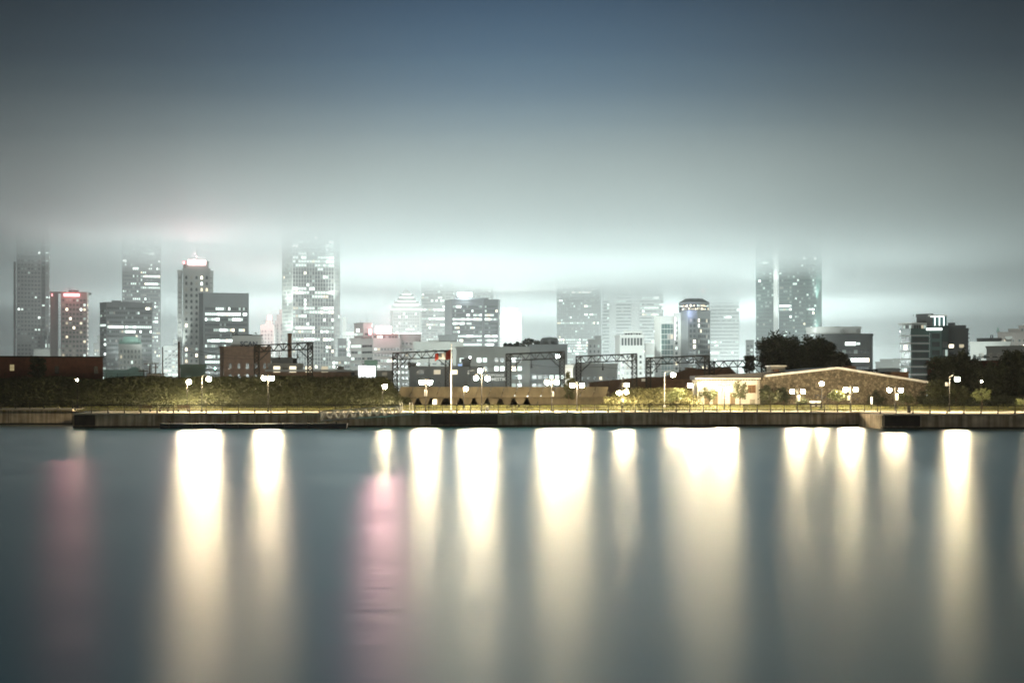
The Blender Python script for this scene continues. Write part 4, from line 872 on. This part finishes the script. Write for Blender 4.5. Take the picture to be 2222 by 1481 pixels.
# ------------------------------------------------------------------ lattice gantries
def gantry(label, pl, pr, tl, tr, bl, Y, hang, base=None, skew=5.0):
    """two lattice legs and a trussed beam across the railway"""
    root = thing('railway_gantry', label, 'gantry', (X(pl, Y), Y, Z(bl, Y)), 'lattice gantries over the railway')
    zb = Z(bl, Y) - .8
    A = Vector((X(pl, Y), Y, 0)); B = Vector((X(pr, Y), Y, 0))
    zl, zr = Z(tl, Y), Z(tr, Y)
    wleg = .85
    def leg(p, ztop, sgn):
        m = MB()
        for dx in (-wleg / 2, wleg / 2):
            for dy in (-.25, .25): m.bar((p.x + dx, p.y + dy, zb), (p.x + dx, p.y + dy, ztop), .085)
        n_ = max(6, round((ztop - zb) / .62)); h = (ztop - zb) / n_
        for k in range(n_):
            z = zb + k * h
            for dy in (-.25, .25):
                m.bar((p.x - wleg / 2, p.y + dy, z), (p.x + wleg / 2, p.y + dy, z + h), .045); m.bar((p.x + wleg / 2, p.y + dy, z), (p.x - wleg / 2, p.y + dy, z + h), .045)
            m.bar((p.x - wleg / 2, p.y - .25, z), (p.x + wleg / 2, p.y - .25, z), .03)
        m.build('leg', metal_dark, root)
    leg(A + Vector((wleg / 2, 0, 0)), zl, 1); leg(B - Vector((wleg / 2, 0, 0)), zr, -1)
    m = MB(); dp = 1.15
    for dy in (-.25, .25):
        m.bar(A + Vector((0, dy, zl)), B + Vector((0, dy, zr)), .11); m.bar(A + Vector((0, dy, zl - dp)), B + Vector((0, dy, zr - dp)), .09)
        n_ = 12
        for k in range(n_):
            p = A.lerp(B, k / n_); q = A.lerp(B, (k + 1) / n_); zp = zl + (zr - zl) * k / n_; zq = zl + (zr - zl) * (k + 1) / n_
            if k % 2: m.bar(p + Vector((0, dy, zp)), q + Vector((0, dy, zq - dp)), .055)
            else: m.bar(p + Vector((0, dy, zp - dp)), q + Vector((0, dy, zq)), .055)
            if k % 3 == 0: m.bar(p + Vector((0, dy, zp)), p + Vector((0, dy, zp - dp)), .035)
    m.build('truss_beam', metal_dark, root)
    for p, s_, zt in ((A, 1, zl), (B, -1, zr)):
        m = MB(); m.bar(p + Vector((s_ * wleg, 0, zt - 2.7)), p + Vector((s_ * 2.5, 0, zt - dp)), .08); m.bar(p + Vector((s_ * wleg, .0, zt - 1.5)), p + Vector((s_ * 1.5, 0, zt - dp)), .04); m.build('knee_brace', metal_dark, root)
    for px in hang:
        x = X(px, Y); k = (x - A.x) / (B.x - A.x); zt = zl + (zr - zl) * k - dp
        m = MB(); m.bar((x, Y, zt), (x, Y, zt - 1.1), .06, 6); m.lathe([(.1, 0), (.16, .12), (.16, .3), (.08, .42)], (x, Y, zt - 1.5), 8); m.bar((x - .3, Y, zt - .9), (x + .3, Y, zt - .9), .04); m.build('insulator_hanger', metal_dark, root)
    return root
gantry('leftmost lattice gantry, in front of the mill and factory', 552, 678, 749, 743, 822, 252, (606, 646))
gantry('lattice gantry with the flag flying across its right end', 852, 977, 766, 760, 838, 250, (889, 931))
gg = gantry('lattice gantry carrying a dazzling white floodlight', 1098, 1225, 768, 762.5, 834, 250, (1120, 1153))
gantry('lattice gantry before the ribbed tower and white mid rise', 1250, 1382, 773, 767.5, 832, 252, (1308,))
gantry('lattice gantry before the dark lookout hotel', 1402, 1539, 776.5, 771, 834, 254, (1475, 1425))
gantry('rightmost lattice gantry, half hidden behind the tree', 1540, 1662, 784, 780, 836, 262, (1600,))
gantry('small distant gantry behind the stone gable, right of its ridge', 1862, 1903, 803, 801, 834, 300, ())
gantry('small distant gantry behind the right slope of the gable', 1905, 1930, 808, 807, 834, 310, ())
fl = thing('floodlight', 'dazzling white floodlight fixed to a gantry leg', 'floodlight', (X(1210, 249), 249, Z(773, 249)))
m = MB(); m.box((X(1206, 249), 249.0, Z(776, 249)), (X(1214, 249), 249.35, Z(770, 249))); m.build('housing', metal_dark, fl)
m = MB(); m.box((X(1206.4, 249), 248.9, Z(775.6, 249)), (X(1213.6, 249), 248.99, Z(770.4, 249))); m.build('lens', glow('floodlight lens', (.88, 1, .98), 120, True), fl)
m = MB(); m.bar((X(1210, 249), 249.2, Z(775, 249)), (X(1210, 249), 249.2, Z(776, 249) - .3), .05); m.bar((X(1210, 249), 249.2, Z(776, 249) - .3), (X(1222, 249), 249.8, Z(777, 249) - .3), .05); m.build('bracket', metal_dark, fl)
for lab, px, py, Y in (('tiny green signal lamp left of the mill', 467, 799, 330), ('tiny green signal lamp below the factory windows', 637, 832, 244), ('tiny greenish lamp at the foot of the billboard', 814, 831, 246), ('tiny white lamp above the storage hall', 1020, 775, 300)):
    s_ = thing('signal_lamp', lab, 'signal lamp', (X(px, Y), Y, Z(py, Y) - 1.2), 'tiny signal lamps')
    m = MB(); m.bar((X(px, Y), Y + .1, Z(py, Y) - 4.0), (X(px, Y), Y + .1, Z(py, Y) - .1), .05); m.build('post', metal_dark, s_)
    m = MB(); m.lathe([(.05, -.16), (.16, -.08), (.16, .08), (.05, .16)], (X(px, Y), Y - .1, Z(py, Y)), 8); m.build('lens', glow('green signal light' if 'green' in lab else 'white signal light', (.45, 1, .75) if 'green' in lab else (.9, 1, .95), 30, True), s_)
    m = MB(); m.box((X(px, Y) - .2, Y - .05, Z(py, Y) - .25), (X(px, Y) + .2, Y + .05, Z(py, Y) + .3)); m.build('back_plate', metal_dark, s_)
# poles with wires on the bank
def pole(label, px, y0, y1, Y, r=.16, arms=()):
    root = thing('utility_pole', label, 'pole', (X(px, Y), Y, Z(y0, Y)))
    m = MB(); m.tube([(X(px, Y), Y, Z(y0, Y) - 1), (X(px, Y), Y, Z(y1, Y))], [r, r * .8], 8); m.build('pole', wood, root)
    for py, w in arms:
        m = MB(); m.box((X(px, Y) - w, Y - .3, Z(py, Y)), (X(px, Y) + w, Y - .17, Z(py, Y) + .16)); cr_ = m.build('crossarm', wood, root)
        for s_ in (-.85, -.4, .4, .85):
            m = MB(); m.lathe([(.05, 0), (.07, .1), (.04, .2)], (X(px, Y) + w * s_, Y - .23, Z(py, Y) + .17), 6); m.build('insulator', concrete_pale, cr_)
    return root
pole('shorter of the two tall dark poles on the left bank', 353, 822, 752, 252, .13)
pole('taller of the two tall dark poles on the left bank', 388, 822, 741, 252, .2)
pole('utility pole with wide crossarm by the shed box', 325, 816, 789, 254, .14, ((790, 1.0),))
pole('utility pole with double crossarm beside the wide crossarm pole', 338, 816, 790, 256, .14, ((789.5, .6), (798, .5)))
pole('short utility pole with crossarm left of the shed box', 312, 818, 800, 258, .1, ((806, .9),))
def wire(label, p, q, sag, r=.022):
    m = MB(); a = at(*p); c = at(*q); pts = []
    for k in range(13):
        t_ = k / 12; v = a.lerp(c, t_); v.z -= sag * 4 * t_ * (1 - t_); pts.append(v)
    m.tube(pts, r, 4); return tag(m.build('overhead_wire', metal_dark), label, 'wire', 'overhead wires')
wire('upper stay wire slanting from the taller pole to the left', (388, 752, 252), (318, 816, 252), .1)
wire('lower stay wire slanting from the taller pole to the left', (388, 766, 252), (330, 822, 252), .1)
wire('overhead wire from the taller pole to the leftmost gantry', (388, 751, 252), (554, 772, 252), .5)
wire('lower overhead wire from the taller pole to the leftmost gantry', (388, 757, 252), (554, 778, 252), .6)
wire('contact wire between the leftmost gantry and the flag gantry', (646, 774, 251), (852, 781, 250), .5)
wire('upper wire between the leftmost gantry and the flag gantry', (678, 752, 251), (852, 766, 250), .3)
wire('contact wire between the flag gantry and the floodlight gantry', (931, 789, 250), (1120, 793, 250), .3)
wire('contact wire between the floodlight gantry and the next to its right', (1153, 791, 250), (1308, 795, 252), .3)
wire('contact wire between the two gantries before the white mid rise and the hotel', (1308, 796, 252), (1475, 798, 254), .3)
sh = thing('equipment_hut', 'small pale equipment hut on the bank by the utility poles', 'hut', (X(336, 250), 250, 6))
m = MB(); m.box((X(322, 250), 249, 5.5), (X(352, 250), 251.5, Z(811, 250))); m.build('wall', concrete_pale, sh)
m = MB(); m.box((X(320.5, 250), 248.8, Z(811, 250)), (X(353.5, 250), 251.7, Z(809.6, 250))); m.build('roof', metal_dark, sh)
m = MB(); m.box((X(340, 250), 248.95, Z(824, 250)), (X(346, 250), 249, Z(813, 250))); m.build('door', metal_grey, sh)

# ------------------------------------------------------------------ flag
fp = thing('flagpole', 'tall white flagpole by the quay edge', 'flagpole', (X(979, 207), 207, ZM))
m = MB(); m.tube([(X(979, 207), 207, ZM), (X(979, 207), 207, Z(748, 207))], [.1, .05], 10); m.build('pole', white_paint, fp)
m = MB(); m.lathe([(.03, 0), (.1, .08), (.1, .16), (.02, .25)], (X(979, 207), 207, Z(748, 207)), 8); m.build('finial', white_paint, fp)
m = MB(); m.lathe([(.3, 0), (.3, .12), (.16, .3)], (X(979, 207), 207, ZM), 10); m.build('base', concrete, fp)
m = MB(); nx, nz = 22, 9; red_, whi_ = mat('red flag cloth', (.62, .06, .035), .8), mat('white flag cloth', (.8, .78, .74), .8)
x0, x1 = X(977.6, 207), X(944, 207)
for i in range(nx + 1):
    for j in range(nz + 1):
        u = i / nx; v = j / nz
        zt = Z(757 + 14 * u + 3 * math.sin(u * 5), 207); zb = Z(776 + 7 * u + 3 * math.sin(u * 6 + .6), 207)
        m.v.append(Vector((x0 + (x1 - x0) * u, 207 + .22 * math.sin(u * 11 + v * 1.5) * (.2 + u), zt + (zb - zt) * v)))
for i in range(nx):
    for j in range(nz):
        a = i * (nz + 1) + j; m.f.append((a, a + nz + 1, a + nz + 2, a + 1)); m.m.append(0 if i < 7 or i > 16 else 1)
fo = m.build('flag', [red_, whi_], None, smooth=True)
tag(fo, 'red and white striped flag streaming left from the tall white pole', 'flag')

# ------------------------------------------------------------------ gangway and floating dock
gw = thing('gangway', 'pale aluminium truss gangway sloping down to the dark dock', 'gangway', (X(880, 197.6), 197.6, ZM))
Pa = Vector((X(897, 197.4), 197.4, Z(898, 197.4))); Pb = Vector((X(698, 195.6), 195.6, Z(912, 195.6)))
hgt = 1.25
for side, nm in ((0, 'truss_side'), (1, 'truss_side')):
    o_ = Vector((0, 1.25 * side - .6, 0)); a = Pa + o_; c = Pb + o_; up = Vector((0, 0, hgt)); m = MB()
    m.bar(a, c, .085); m.bar(a.lerp(c, .14) + up, c + up, .075); m.bar(c, c + up, .07); m.bar(a.lerp(c, .14), a.lerp(c, .14) + up, .05)
    m.bar(a.lerp(c, .14) + up * .5, c + up * .5, .025)
    n_ = 10
    for k in range(n_):
        p = a.lerp(c, .14 + .86 * k / n_); q = a.lerp(c, .14 + .86 * (k + .5) / n_); r = a.lerp(c, .14 + .86 * (k + 1) / n_)
        m.bar(p, q + up, .055); m.bar(q + up, r, .055)
    m.build(nm, metal_grey, gw)
m = MB(); d = Vector((0, .58, 0)); m.quad(Pa - d, Pa + d, Pb + d, Pb - d); m.quad(Pa - d - Vector((0, 0, .06)), Pb - d - Vector((0, 0, .06)), Pb + d - Vector((0, 0, .06)), Pa + d - Vector((0, 0, .06))); m.build('walk_deck', metal_grey, gw)
ga = thing('gangway_gate', 'small pale gate frame at the head of the gangway', 'gate', (X(880, 199.5), qy(880) + .9, ZM))
for px in (868, 873, 889, 895):
    m = MB(); m.bar((X(px, 202.4), 202.4, ZM), (X(px, 202.4), 202.4, ZM + 1.45), .05); m.build('post', metal_grey, ga)
for a_, c_ in ((868, 873), (889, 895)):
    m = MB()
    for zz in (.3, .85, 1.4): m.bar((X(a_, 202.4), 202.4, ZM + zz), (X(c_, 202.4), 202.4, ZM + zz), .03)
    m.build('gate_rail', metal_grey, ga)
dk = thing('floating_dock', 'long dark blue floating dock moored against the quay', 'dock', (X(550, 195.5), 195.5, 0), None, 'thing')
m = MB(); m.prism([(X(350, 195.6), 194.9), (X(547, 195), 194.4), (X(752, 195.2), 194.7), (X(752, 195.2), 196.9), (X(350, 196.5), 196.3)], -.4, .58); m.build('hull', mat('dark blue dock hull', (.016, .02, .032), .45, var=.3, scale=.6), dk)
m = MB(); m.prism([(X(350, 195.6) - .05, 194.8), (X(547, 195), 194.3), (X(752, 195.2) + .05, 194.6), (X(752, 195.2), 196.95), (X(350, 196.5), 196.35)], .58, .68); m.build('deck', mat('dock deck', (.03, .032, .04), .7, var=.3, scale=1), dk)
m = MB()
for k in range(7):
    p = 370 + k * 60; m.lathe([(.06, 0), (.06, .16), (.13, .2), (.13, .26)], (X(p, 195.6), 195.6, .68), 8)
m.build('mooring_cleats', metal_black, dk)
for k in range(8):
    p = 366 + k * 50; Yf = 194.9 - .5 * min(1, (p - 350) / 197) + .3 * max(0, (p - 547) / 205)
    m = MB(); m.tube([(X(p, Yf), Yf - .1, .08), (X(p, Yf), Yf - .1, .5)], .11, 8); m.build('fender', metal_black, dk)

# ------------------------------------------------------------------ benches, bins, boards
def bench(label, p0, p1, Y, zg=None, backrest=True):
    x0, x1 = X(p0, Y), X(p1, Y); z = zg if zg is not None else hterr((x0 + x1) / 2, Y)
    if Y < 217: z = max(z, ZM + .006)
    root = thing('park_bench', label, 'bench', ((x0 + x1) / 2, Y, z), 'benches on the quay walk')
    m = MB()
    for k in range(4): m.box((x0, Y - .3 + k * .15, z + .44), (x1, Y - .18 + k * .15, z + .5))
    m.build('seat', wood, root)
    if backrest:
        m = MB()
        for k in range(4): m.box((x0, Y + .3 + .03 * k, z + .55 + k * .13), (x1, Y + .35 + .03 * k, z + .65 + k * .13))
        m.build('backrest', wood, root)
    for x in (x0 + .15, x1 - .25):
        m = MB(); m.box((x, Y - .28, z), (x + .1, Y - .2, z + .435)); m.box((x, Y + .26, z), (x + .1, Y + .345, z + .435)); m.box((x, Y - .2, z + .36), (x + .1, Y + .26, z + .435)); m.build('leg', metal_black, root)
bench('dark bench with backrest at the left end of the main quay', 300, 329, 206)
bench('pale lit backless bench between the two dark benches', 344, 367, 207, backrest=False)
bench('dark bench with backrest at the foot of the arm lamp', 384, 411, 206)
bench('long low bench by the railing left of the brushy mound', 1263, 1300, 213, backrest=False)
def bin_(label, p0, p1, y1, Y, mt):
    x = X((p0 + p1) / 2, Y); z = max(hterr(x, Y), (ZR if p0 > 1910 and Y < 200 else ZM) + .006); r = (X(p1, Y) - X(p0, Y)) / 2
    root = thing('litter_bin', label, 'litter bin', (x, Y, z)); h = Z(y1, Y) - z
    m = MB(); m.lathe([(r * .85, 0), (r, .1), (r, h * .8), (r * .95, h * .84)], (x, Y, z), 14); m.build('body', mt, root)
    m = MB(); m.lathe([(r * 1.05, h * .85), (r * 1.05, h * .9), (r * .6, h)], (x, Y, z), 14); m.build('lid', mt, root)
    for k in (.25, .6): m = MB(); m.lathe([(r * 1.04, h * k), (r * 1.04, h * k + .06)], (x, Y, z), 14); m.build('band', metal_black, root)
bin_('pale litter bin right of the flagpole', 1054, 1061, 881, 208, concrete_pale)
bin_('dark litter bin behind the far right railing', 1968, 1976, 880, 200, metal_black)
def board(label, p0, p1, y0, y1, Y, mt, posts=True, rows=0):
    z = hterr(X(p0, Y), Y); root = thing('notice_board', label, 'sign', (X((p0 + p1) / 2, Y), Y, z))
    m = MB(); m.box((X(p0, Y), Y - .06, Z(y1, Y)), (X(p1, Y), Y, Z(y0, Y))); m.build('panel', mt, root)
    for p in (p0 + 1, p1 - 2): m = MB(); m.box((X(p, Y), Y + .003, z), (X(p + 1, Y), Y + .08, Z(y0, Y))); m.build('post', metal_dark, root)
    if rows:
        m = MB()
        for k in range(rows):
            for q in range(2):
                a_ = p0 + 4 + q * (p1 - p0) * .5; zz = Z(y0 + 5.5 + k * 3, Y)
                m.box((X(a_, Y), Y - .075, zz), (X(a_ + 7, Y), Y - .062, zz + .1))
        m.build('text_lines', mat('pale print', (.6, .58, .5), .7), root)
    return root
bd = board('wide dark information board with pale top strip before the stone gable', 1757, 1781, 869, 883, 217, mat('dark board', (.03, .03, .03), .6), rows=3)
m = MB(); m.box((X(1757, 217), 216.9, Z(873, 217)), (X(1781, 217), 216.935, Z(869.5, 217))); m.build('header_strip', white_paint, bd)
board('small white notice board on a post left of the flagpole', 939, 948, 866, 878, 216, white_paint)
board('slim pale notice sign at the foot of the stone gable, far from the wide board', 1889, 1893, 861, 877, 217, white_paint)

# ------------------------------------------------------------------ trees
def tree(label, px, py0, w_px, y_top, Y, leafm, n_clump, leaf=.28, per=40, crown=None, lean=0, group=None, seed=1, name='tree', cat='tree', squash=1.0):
    """tapered trunk and limbs; leaves in clumps through the crown's volume"""
    rg = random.Random(seed)
    x = X(px, Y); z0 = max(1.9, Z(py0, Y)); zt = Z(y_top, Y); h = zt - z0
    root = thing(name, label, cat, (x, Y, z0), group)
    cw = w_px / F * Y / 2; cb = z0 + h * (crown or .3); cc = Vector((x + lean, Y, (cb + zt) / 2)); ch = (zt - cb) / 2
    tr = max(.05, h * .022)
    m = MB(); top = Vector((x + lean * .7, Y, z0 + h * .75))
    m.tube([(x, Y, z0 - .3), (x + rg.uniform(-.1, .1), Y, z0 + h * .25), top.lerp(Vector((x, Y, z0)), .4), top], [tr * 1.25, tr, tr * .75, tr * .25], 7)
    clumps = []
    for _ in range(n_clump):
        while True:
            p = Vector((rg.uniform(-1, 1), rg.uniform(-1, 1), rg.uniform(-1, 1)))
            if .25 < p.length < 1: break
        p = p * (p.length ** -.35)
        k = .8 + .35 * noise.noise(p * 1.7 + Vector((seed, 0, 0)))
        clumps.append(cc + Vector((p.x * cw * k, p.y * cw * .8 * k, p.z * ch * k * squash)))
    for c in clumps[:8]:
        s = Vector((x, Y, z0)).lerp(top, rg.uniform(.35, .8)); m.tube([s, s.lerp(c, .55) + Vector((0, 0, h * .02)), c], [tr * .45, tr * .28, tr * .1], 5)
    m.build('trunk', bark, root)
    m = MB(); cr_ = max(.35, cw * .30)
    for c in clumps:
        s_ = cr_ * rg.uniform(.6, 1.25)
        for _k in range(per):
            d_ = Vector((rg.gauss(0, .5), rg.gauss(0, .5), rg.gauss(0, .38)))
            if d_.length > 1.25: d_ *= 1.25 / d_.length
            p = c + d_ * s_
            u = Vector((rg.gauss(0, 1), rg.gauss(0, 1), rg.gauss(0, .7))).normalized() * leaf * rg.uniform(.55, 1.2)
            w_ = u.cross(Vector((rg.gauss(0, 1), rg.gauss(0, 1), rg.gauss(0, 1)))).normalized() * leaf * .5
            m.quad(p - u, p - w_, p + u, p + w_)
    m.build('crown', leafm, root)
    return root
tree('huge dark spreading tree behind the stone warehouse, main crown', 1692, 826, 112, 716, 285, leaf_dark, 120, .34, 70, .12, seed=3)
tree('dark tree crown filling the right shoulder of the huge tree', 1768, 826, 96, 728, 283, leaf_dark, 100, .34, 70, .12, seed=4)
tree('low dark tree trailing right of the huge tree behind the gable', 1815, 826, 60, 762, 280, leaf_dark, 50, .32, 60, .2, seed=5)
tree('thin leafy tree at the left edge of the huge dark tree', 1626, 826, 30, 764, 270, leaf_dark, 26, .3, 30, .2, seed=6)
for k, (px, w_, yt, Y, lab) in enumerate(((2050, 75, 768, 250, 'dark round tree rising over the brick block, left end of the right grove'), (2095, 85, 762, 252, 'dark tree crown behind the very bright lamp'), (2150, 90, 790, 246, 'dark tree filling the middle of the right grove below the sign letters'), (2205, 100, 758, 250, 'tall dark tree at the far right edge'), (2250, 90, 775, 244, 'dark tree cut by the right edge of the view'))):
    tree(lab, px, 876, w_, yt, Y, leaf_dark, 125, .32, 66, .04, seed=20 + k)
for k, (px, w_, yt, Y, lab) in enumerate(((2028, 46, 822, 228, 'lamp lit bush tree at the right end of the stone gable'), (2075, 60, 832, 228, 'lamp lit small tree under the very bright lamp'))):
    tree(lab, px, 884, w_, yt, Y, leaf_mid, 45, .2, 40, .15, seed=30 + k)
for k, (px, w_, yt, Y, lm, lab) in enumerate((
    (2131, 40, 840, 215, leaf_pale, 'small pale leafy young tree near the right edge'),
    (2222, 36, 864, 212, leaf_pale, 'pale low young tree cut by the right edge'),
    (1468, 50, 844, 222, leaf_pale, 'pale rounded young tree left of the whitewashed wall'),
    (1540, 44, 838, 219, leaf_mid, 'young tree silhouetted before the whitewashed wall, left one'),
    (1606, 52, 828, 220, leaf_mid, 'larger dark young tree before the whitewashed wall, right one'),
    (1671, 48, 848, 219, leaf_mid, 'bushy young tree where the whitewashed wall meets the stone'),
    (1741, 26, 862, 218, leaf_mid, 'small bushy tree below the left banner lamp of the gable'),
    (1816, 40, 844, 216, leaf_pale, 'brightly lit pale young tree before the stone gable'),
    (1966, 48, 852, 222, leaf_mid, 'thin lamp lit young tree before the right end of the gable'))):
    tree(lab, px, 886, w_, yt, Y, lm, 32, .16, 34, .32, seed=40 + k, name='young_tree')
for k, (px, w_, yt, lab) in enumerate(((1662, 26, 826, 'tall dark ivy clump climbing the joint of white wall and stone'), (1700, 30, 832, 'dark ivy clump climbing the stone gable at its left end'), (1900, 34, 846, 'dark ivy clump on the right half of the stone gable'), (2003, 30, 840, 'dark ivy clump at the right end of the stone gable'))):
    tree(lab, px, 886, w_, yt, 232.3, leaf_dark, 34, .18, 40, .02, seed=60 + k, name='ivy_bush', cat='bush')
tree('dark pointed conifer in front of the red brick building', 82, 826, 40, 767, 262, leaf_dark, 50, .26, 50, .05, seed=70, name='conifer_tree')
for k, (px, w_, yt) in enumerate(((1100, 20, 742), (1112, 18, 745), (1124, 20, 741), (1140, 22, 735), (1152, 24, 733), (1164, 20, 737))):
    labs = ('leftmost', 'second', 'third', 'fourth', 'tallest', 'rightmost')
    tree('%s pointed roof garden conifer on the long office block' % labs[k], px, 757, w_, yt, 585, leaf_dark, 22, .5, 24, .05, seed=80 + k, group='roof garden conifers', name='conifer_tree')
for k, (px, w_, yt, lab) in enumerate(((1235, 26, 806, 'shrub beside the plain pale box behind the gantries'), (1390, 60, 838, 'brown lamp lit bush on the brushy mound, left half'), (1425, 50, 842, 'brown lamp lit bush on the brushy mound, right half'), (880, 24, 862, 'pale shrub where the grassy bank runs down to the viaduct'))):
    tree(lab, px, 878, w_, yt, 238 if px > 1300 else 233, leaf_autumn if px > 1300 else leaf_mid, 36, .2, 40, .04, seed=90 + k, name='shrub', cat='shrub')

for k in range(16):
    px = 14 + k * 52 + rnd.uniform(-18, 18)
    if abs(px - 336) < 22: continue
    tree('dark bushy shrub, one of many along the top of the grassy bank', px, 834, rnd.uniform(20, 46), rnd.uniform(814, 824), rnd.uniform(240, 246), leaf_mid, 16, .2, 34, .05, seed=120 + k, name='shrub', cat='shrub', group='shrubs along the bank top')

# ------------------------------------------------------------------ city lighting: unseen lights added between the blocks to brighten cloud, mist and facades
rc = random.Random(11)
for px, D, k in ((300, 1240, .25), (420, 1220, .3), (520, 1150, .3), (590, 1560, .4), (690, 1520, .25), (770, 1380, .25), (830, 1500, .25), (950, 1500, .25), (1020, 1560, .25),
                 (1100, 1400, .25), (1160, 1650, .25), (1250, 1500, .25), (1400, 1400, .4), (1570, 1500, .4), (1720, 1620, .4), (1820, 1300, .3), (1920, 1350, .22), (160, 1400, .15), (2050, 1300, .12),
                 (240, 2000, .6), (480, 2300, 1.0), (560, 2000, .9), (690, 2200, .6), (800, 2700, .5), (900, 2150, .25), (1000, 2500, .3), (1060, 2200, .2), (1250, 2500, .7), (1290, 2150, .6), (1400, 2400, .9), (1450, 2300, .9), (1500, 2600, 1.1), (1620, 2200, 1.1), (1720, 2500, 1.1), (1760, 2000, .7), (1850, 2100, .6), (1960, 2300, .4),
                 (-60, 720, 0.0675), (180, 700, 0.099), (420, 690, 0.158), (660, 700, 0.189), (880, 690, 0.203), (1100, 700, 0.203), (1310, 700, 0.189), (1530, 700, 0.18), (1740, 720, 0.126), (1960, 760, 0.081), (2200, 800, .15),
                 (1040, 430, .12), (1140, 430, .12), (940, 286, .008), (1030, 286, .007), (660, 296, .005), (1290, 420, .03), (1800, 440, 0.05), (2000, 430, 0.045), (540, 370, .03)):
    point((X(px, D), D, 13 if D > 600 else 5.5), CITY * k * rc.uniform(.85, 1.15), COOL, 4)  # added light without a fixture, hidden behind the buildings

for D in (880, 1080, 1320, 1600, 1900, 2250):  # rows of unseen upward spots, added to light the cloud from below
    for k in range(7):
        px = 1111 + (-780 + k * 250 + rc.uniform(-50, 50)) * (.9 + .1 * D / 880)
        e_ = math.exp(-((px - 1040) / 660) ** 2) * (.34 if D < 1300 else .36 if D < 1500 else .42) * (1 - .32 * math.exp(-((px - 980) / 280) ** 2))
        spot((X(px, D), D, 14), (X(px, D), D + 25, 120), CITY * e_, 125, (.89, 1, .975), 3, .6)

# ------------------------------------------------------------------ air
def air(name, dens, g_, col, a, c, rough=None):
    m_ = bpy.data.materials.new(name); m_.use_nodes = True; n, l = nodes(m_); n.clear()
    o = n.new('ShaderNodeOutputMaterial'); p = n.new('ShaderNodeVolumePrincipled')
    p.inputs['Color'].default_value = (*col, 1); p.inputs['Density'].default_value = dens; p.inputs['Anisotropy'].default_value = g_
    l.new(p.outputs[0], o.inputs['Volume'])
    m = MB()
    if not rough: m.box(a, c)
    else:                                             # uneven underside and top
        nx, ny = 56, 34; N2 = (nx + 1) * (ny + 1)
        for s_ in (0, 1):
            for j in range(ny + 1):
                for i in range(nx + 1):
                    x = a[0] + (c[0] - a[0]) * i / nx; y = a[1] + (c[1] - a[1]) * (j / ny) ** 1.5
                    w_ = noise.noise(Vector((x / 260 + rough[1], y / 330, s_ * 5))) + .5 * noise.noise(Vector((x / 110, y / 150 + rough[1], s_ * 5 + 2)))
                    m.v.append(Vector((x, y, (c[2] if s_ else a[2]) + w_ * rough[0] * (1.5 if s_ else 1))))
        at_ = lambda s_, i, j: s_ * N2 + j * (nx + 1) + i
        for j in range(ny):
            for i in range(nx):
                m.f.append((at_(0, i, j), at_(0, i, j + 1), at_(0, i + 1, j + 1), at_(0, i + 1, j))); m.f.append((at_(1, i, j), at_(1, i + 1, j), at_(1, i + 1, j + 1), at_(1, i, j + 1)))
        for i in range(nx): m.f.append((at_(0, i, 0), at_(0, i + 1, 0), at_(1, i + 1, 0), at_(1, i, 0))); m.f.append((at_(0, i + 1, ny), at_(0, i, ny), at_(1, i, ny), at_(1, i + 1, ny)))
        for j in range(ny): m.f.append((at_(0, 0, j + 1), at_(0, 0, j), at_(1, 0, j), at_(1, 0, j + 1))); m.f.append((at_(0, nx, j), at_(0, nx, j + 1), at_(1, nx, j + 1), at_(1, nx, j)))
        m.m = [0] * len(m.f)
    return tag(m.build(name, m_), kind='stuff')
air('haze', HAZE, .3, (.93, .97, .96), (-6000, -320, -6), (6000, 4800, 264))
air('city_mist', MIST, .3, (.93, .97, .97), (-4600, 790, 1), (4600, 4650, 108))
for k, (frac, y0, top) in enumerate(((.55, 880, 162), (.22, 840, 176), (.12, 800, 194), (.07, 750, 216), (.04, 700, 242))):   # the cloud deck thins out upwards
    air('low_cloud', CLOUD * frac, .3, (.92, .97, .97), (-2600 - k * 20, y0, CLOUD_Z + k * 5), (2600 + k * 20, 4600 + k * 20, top), (4.5, k * 3.7))
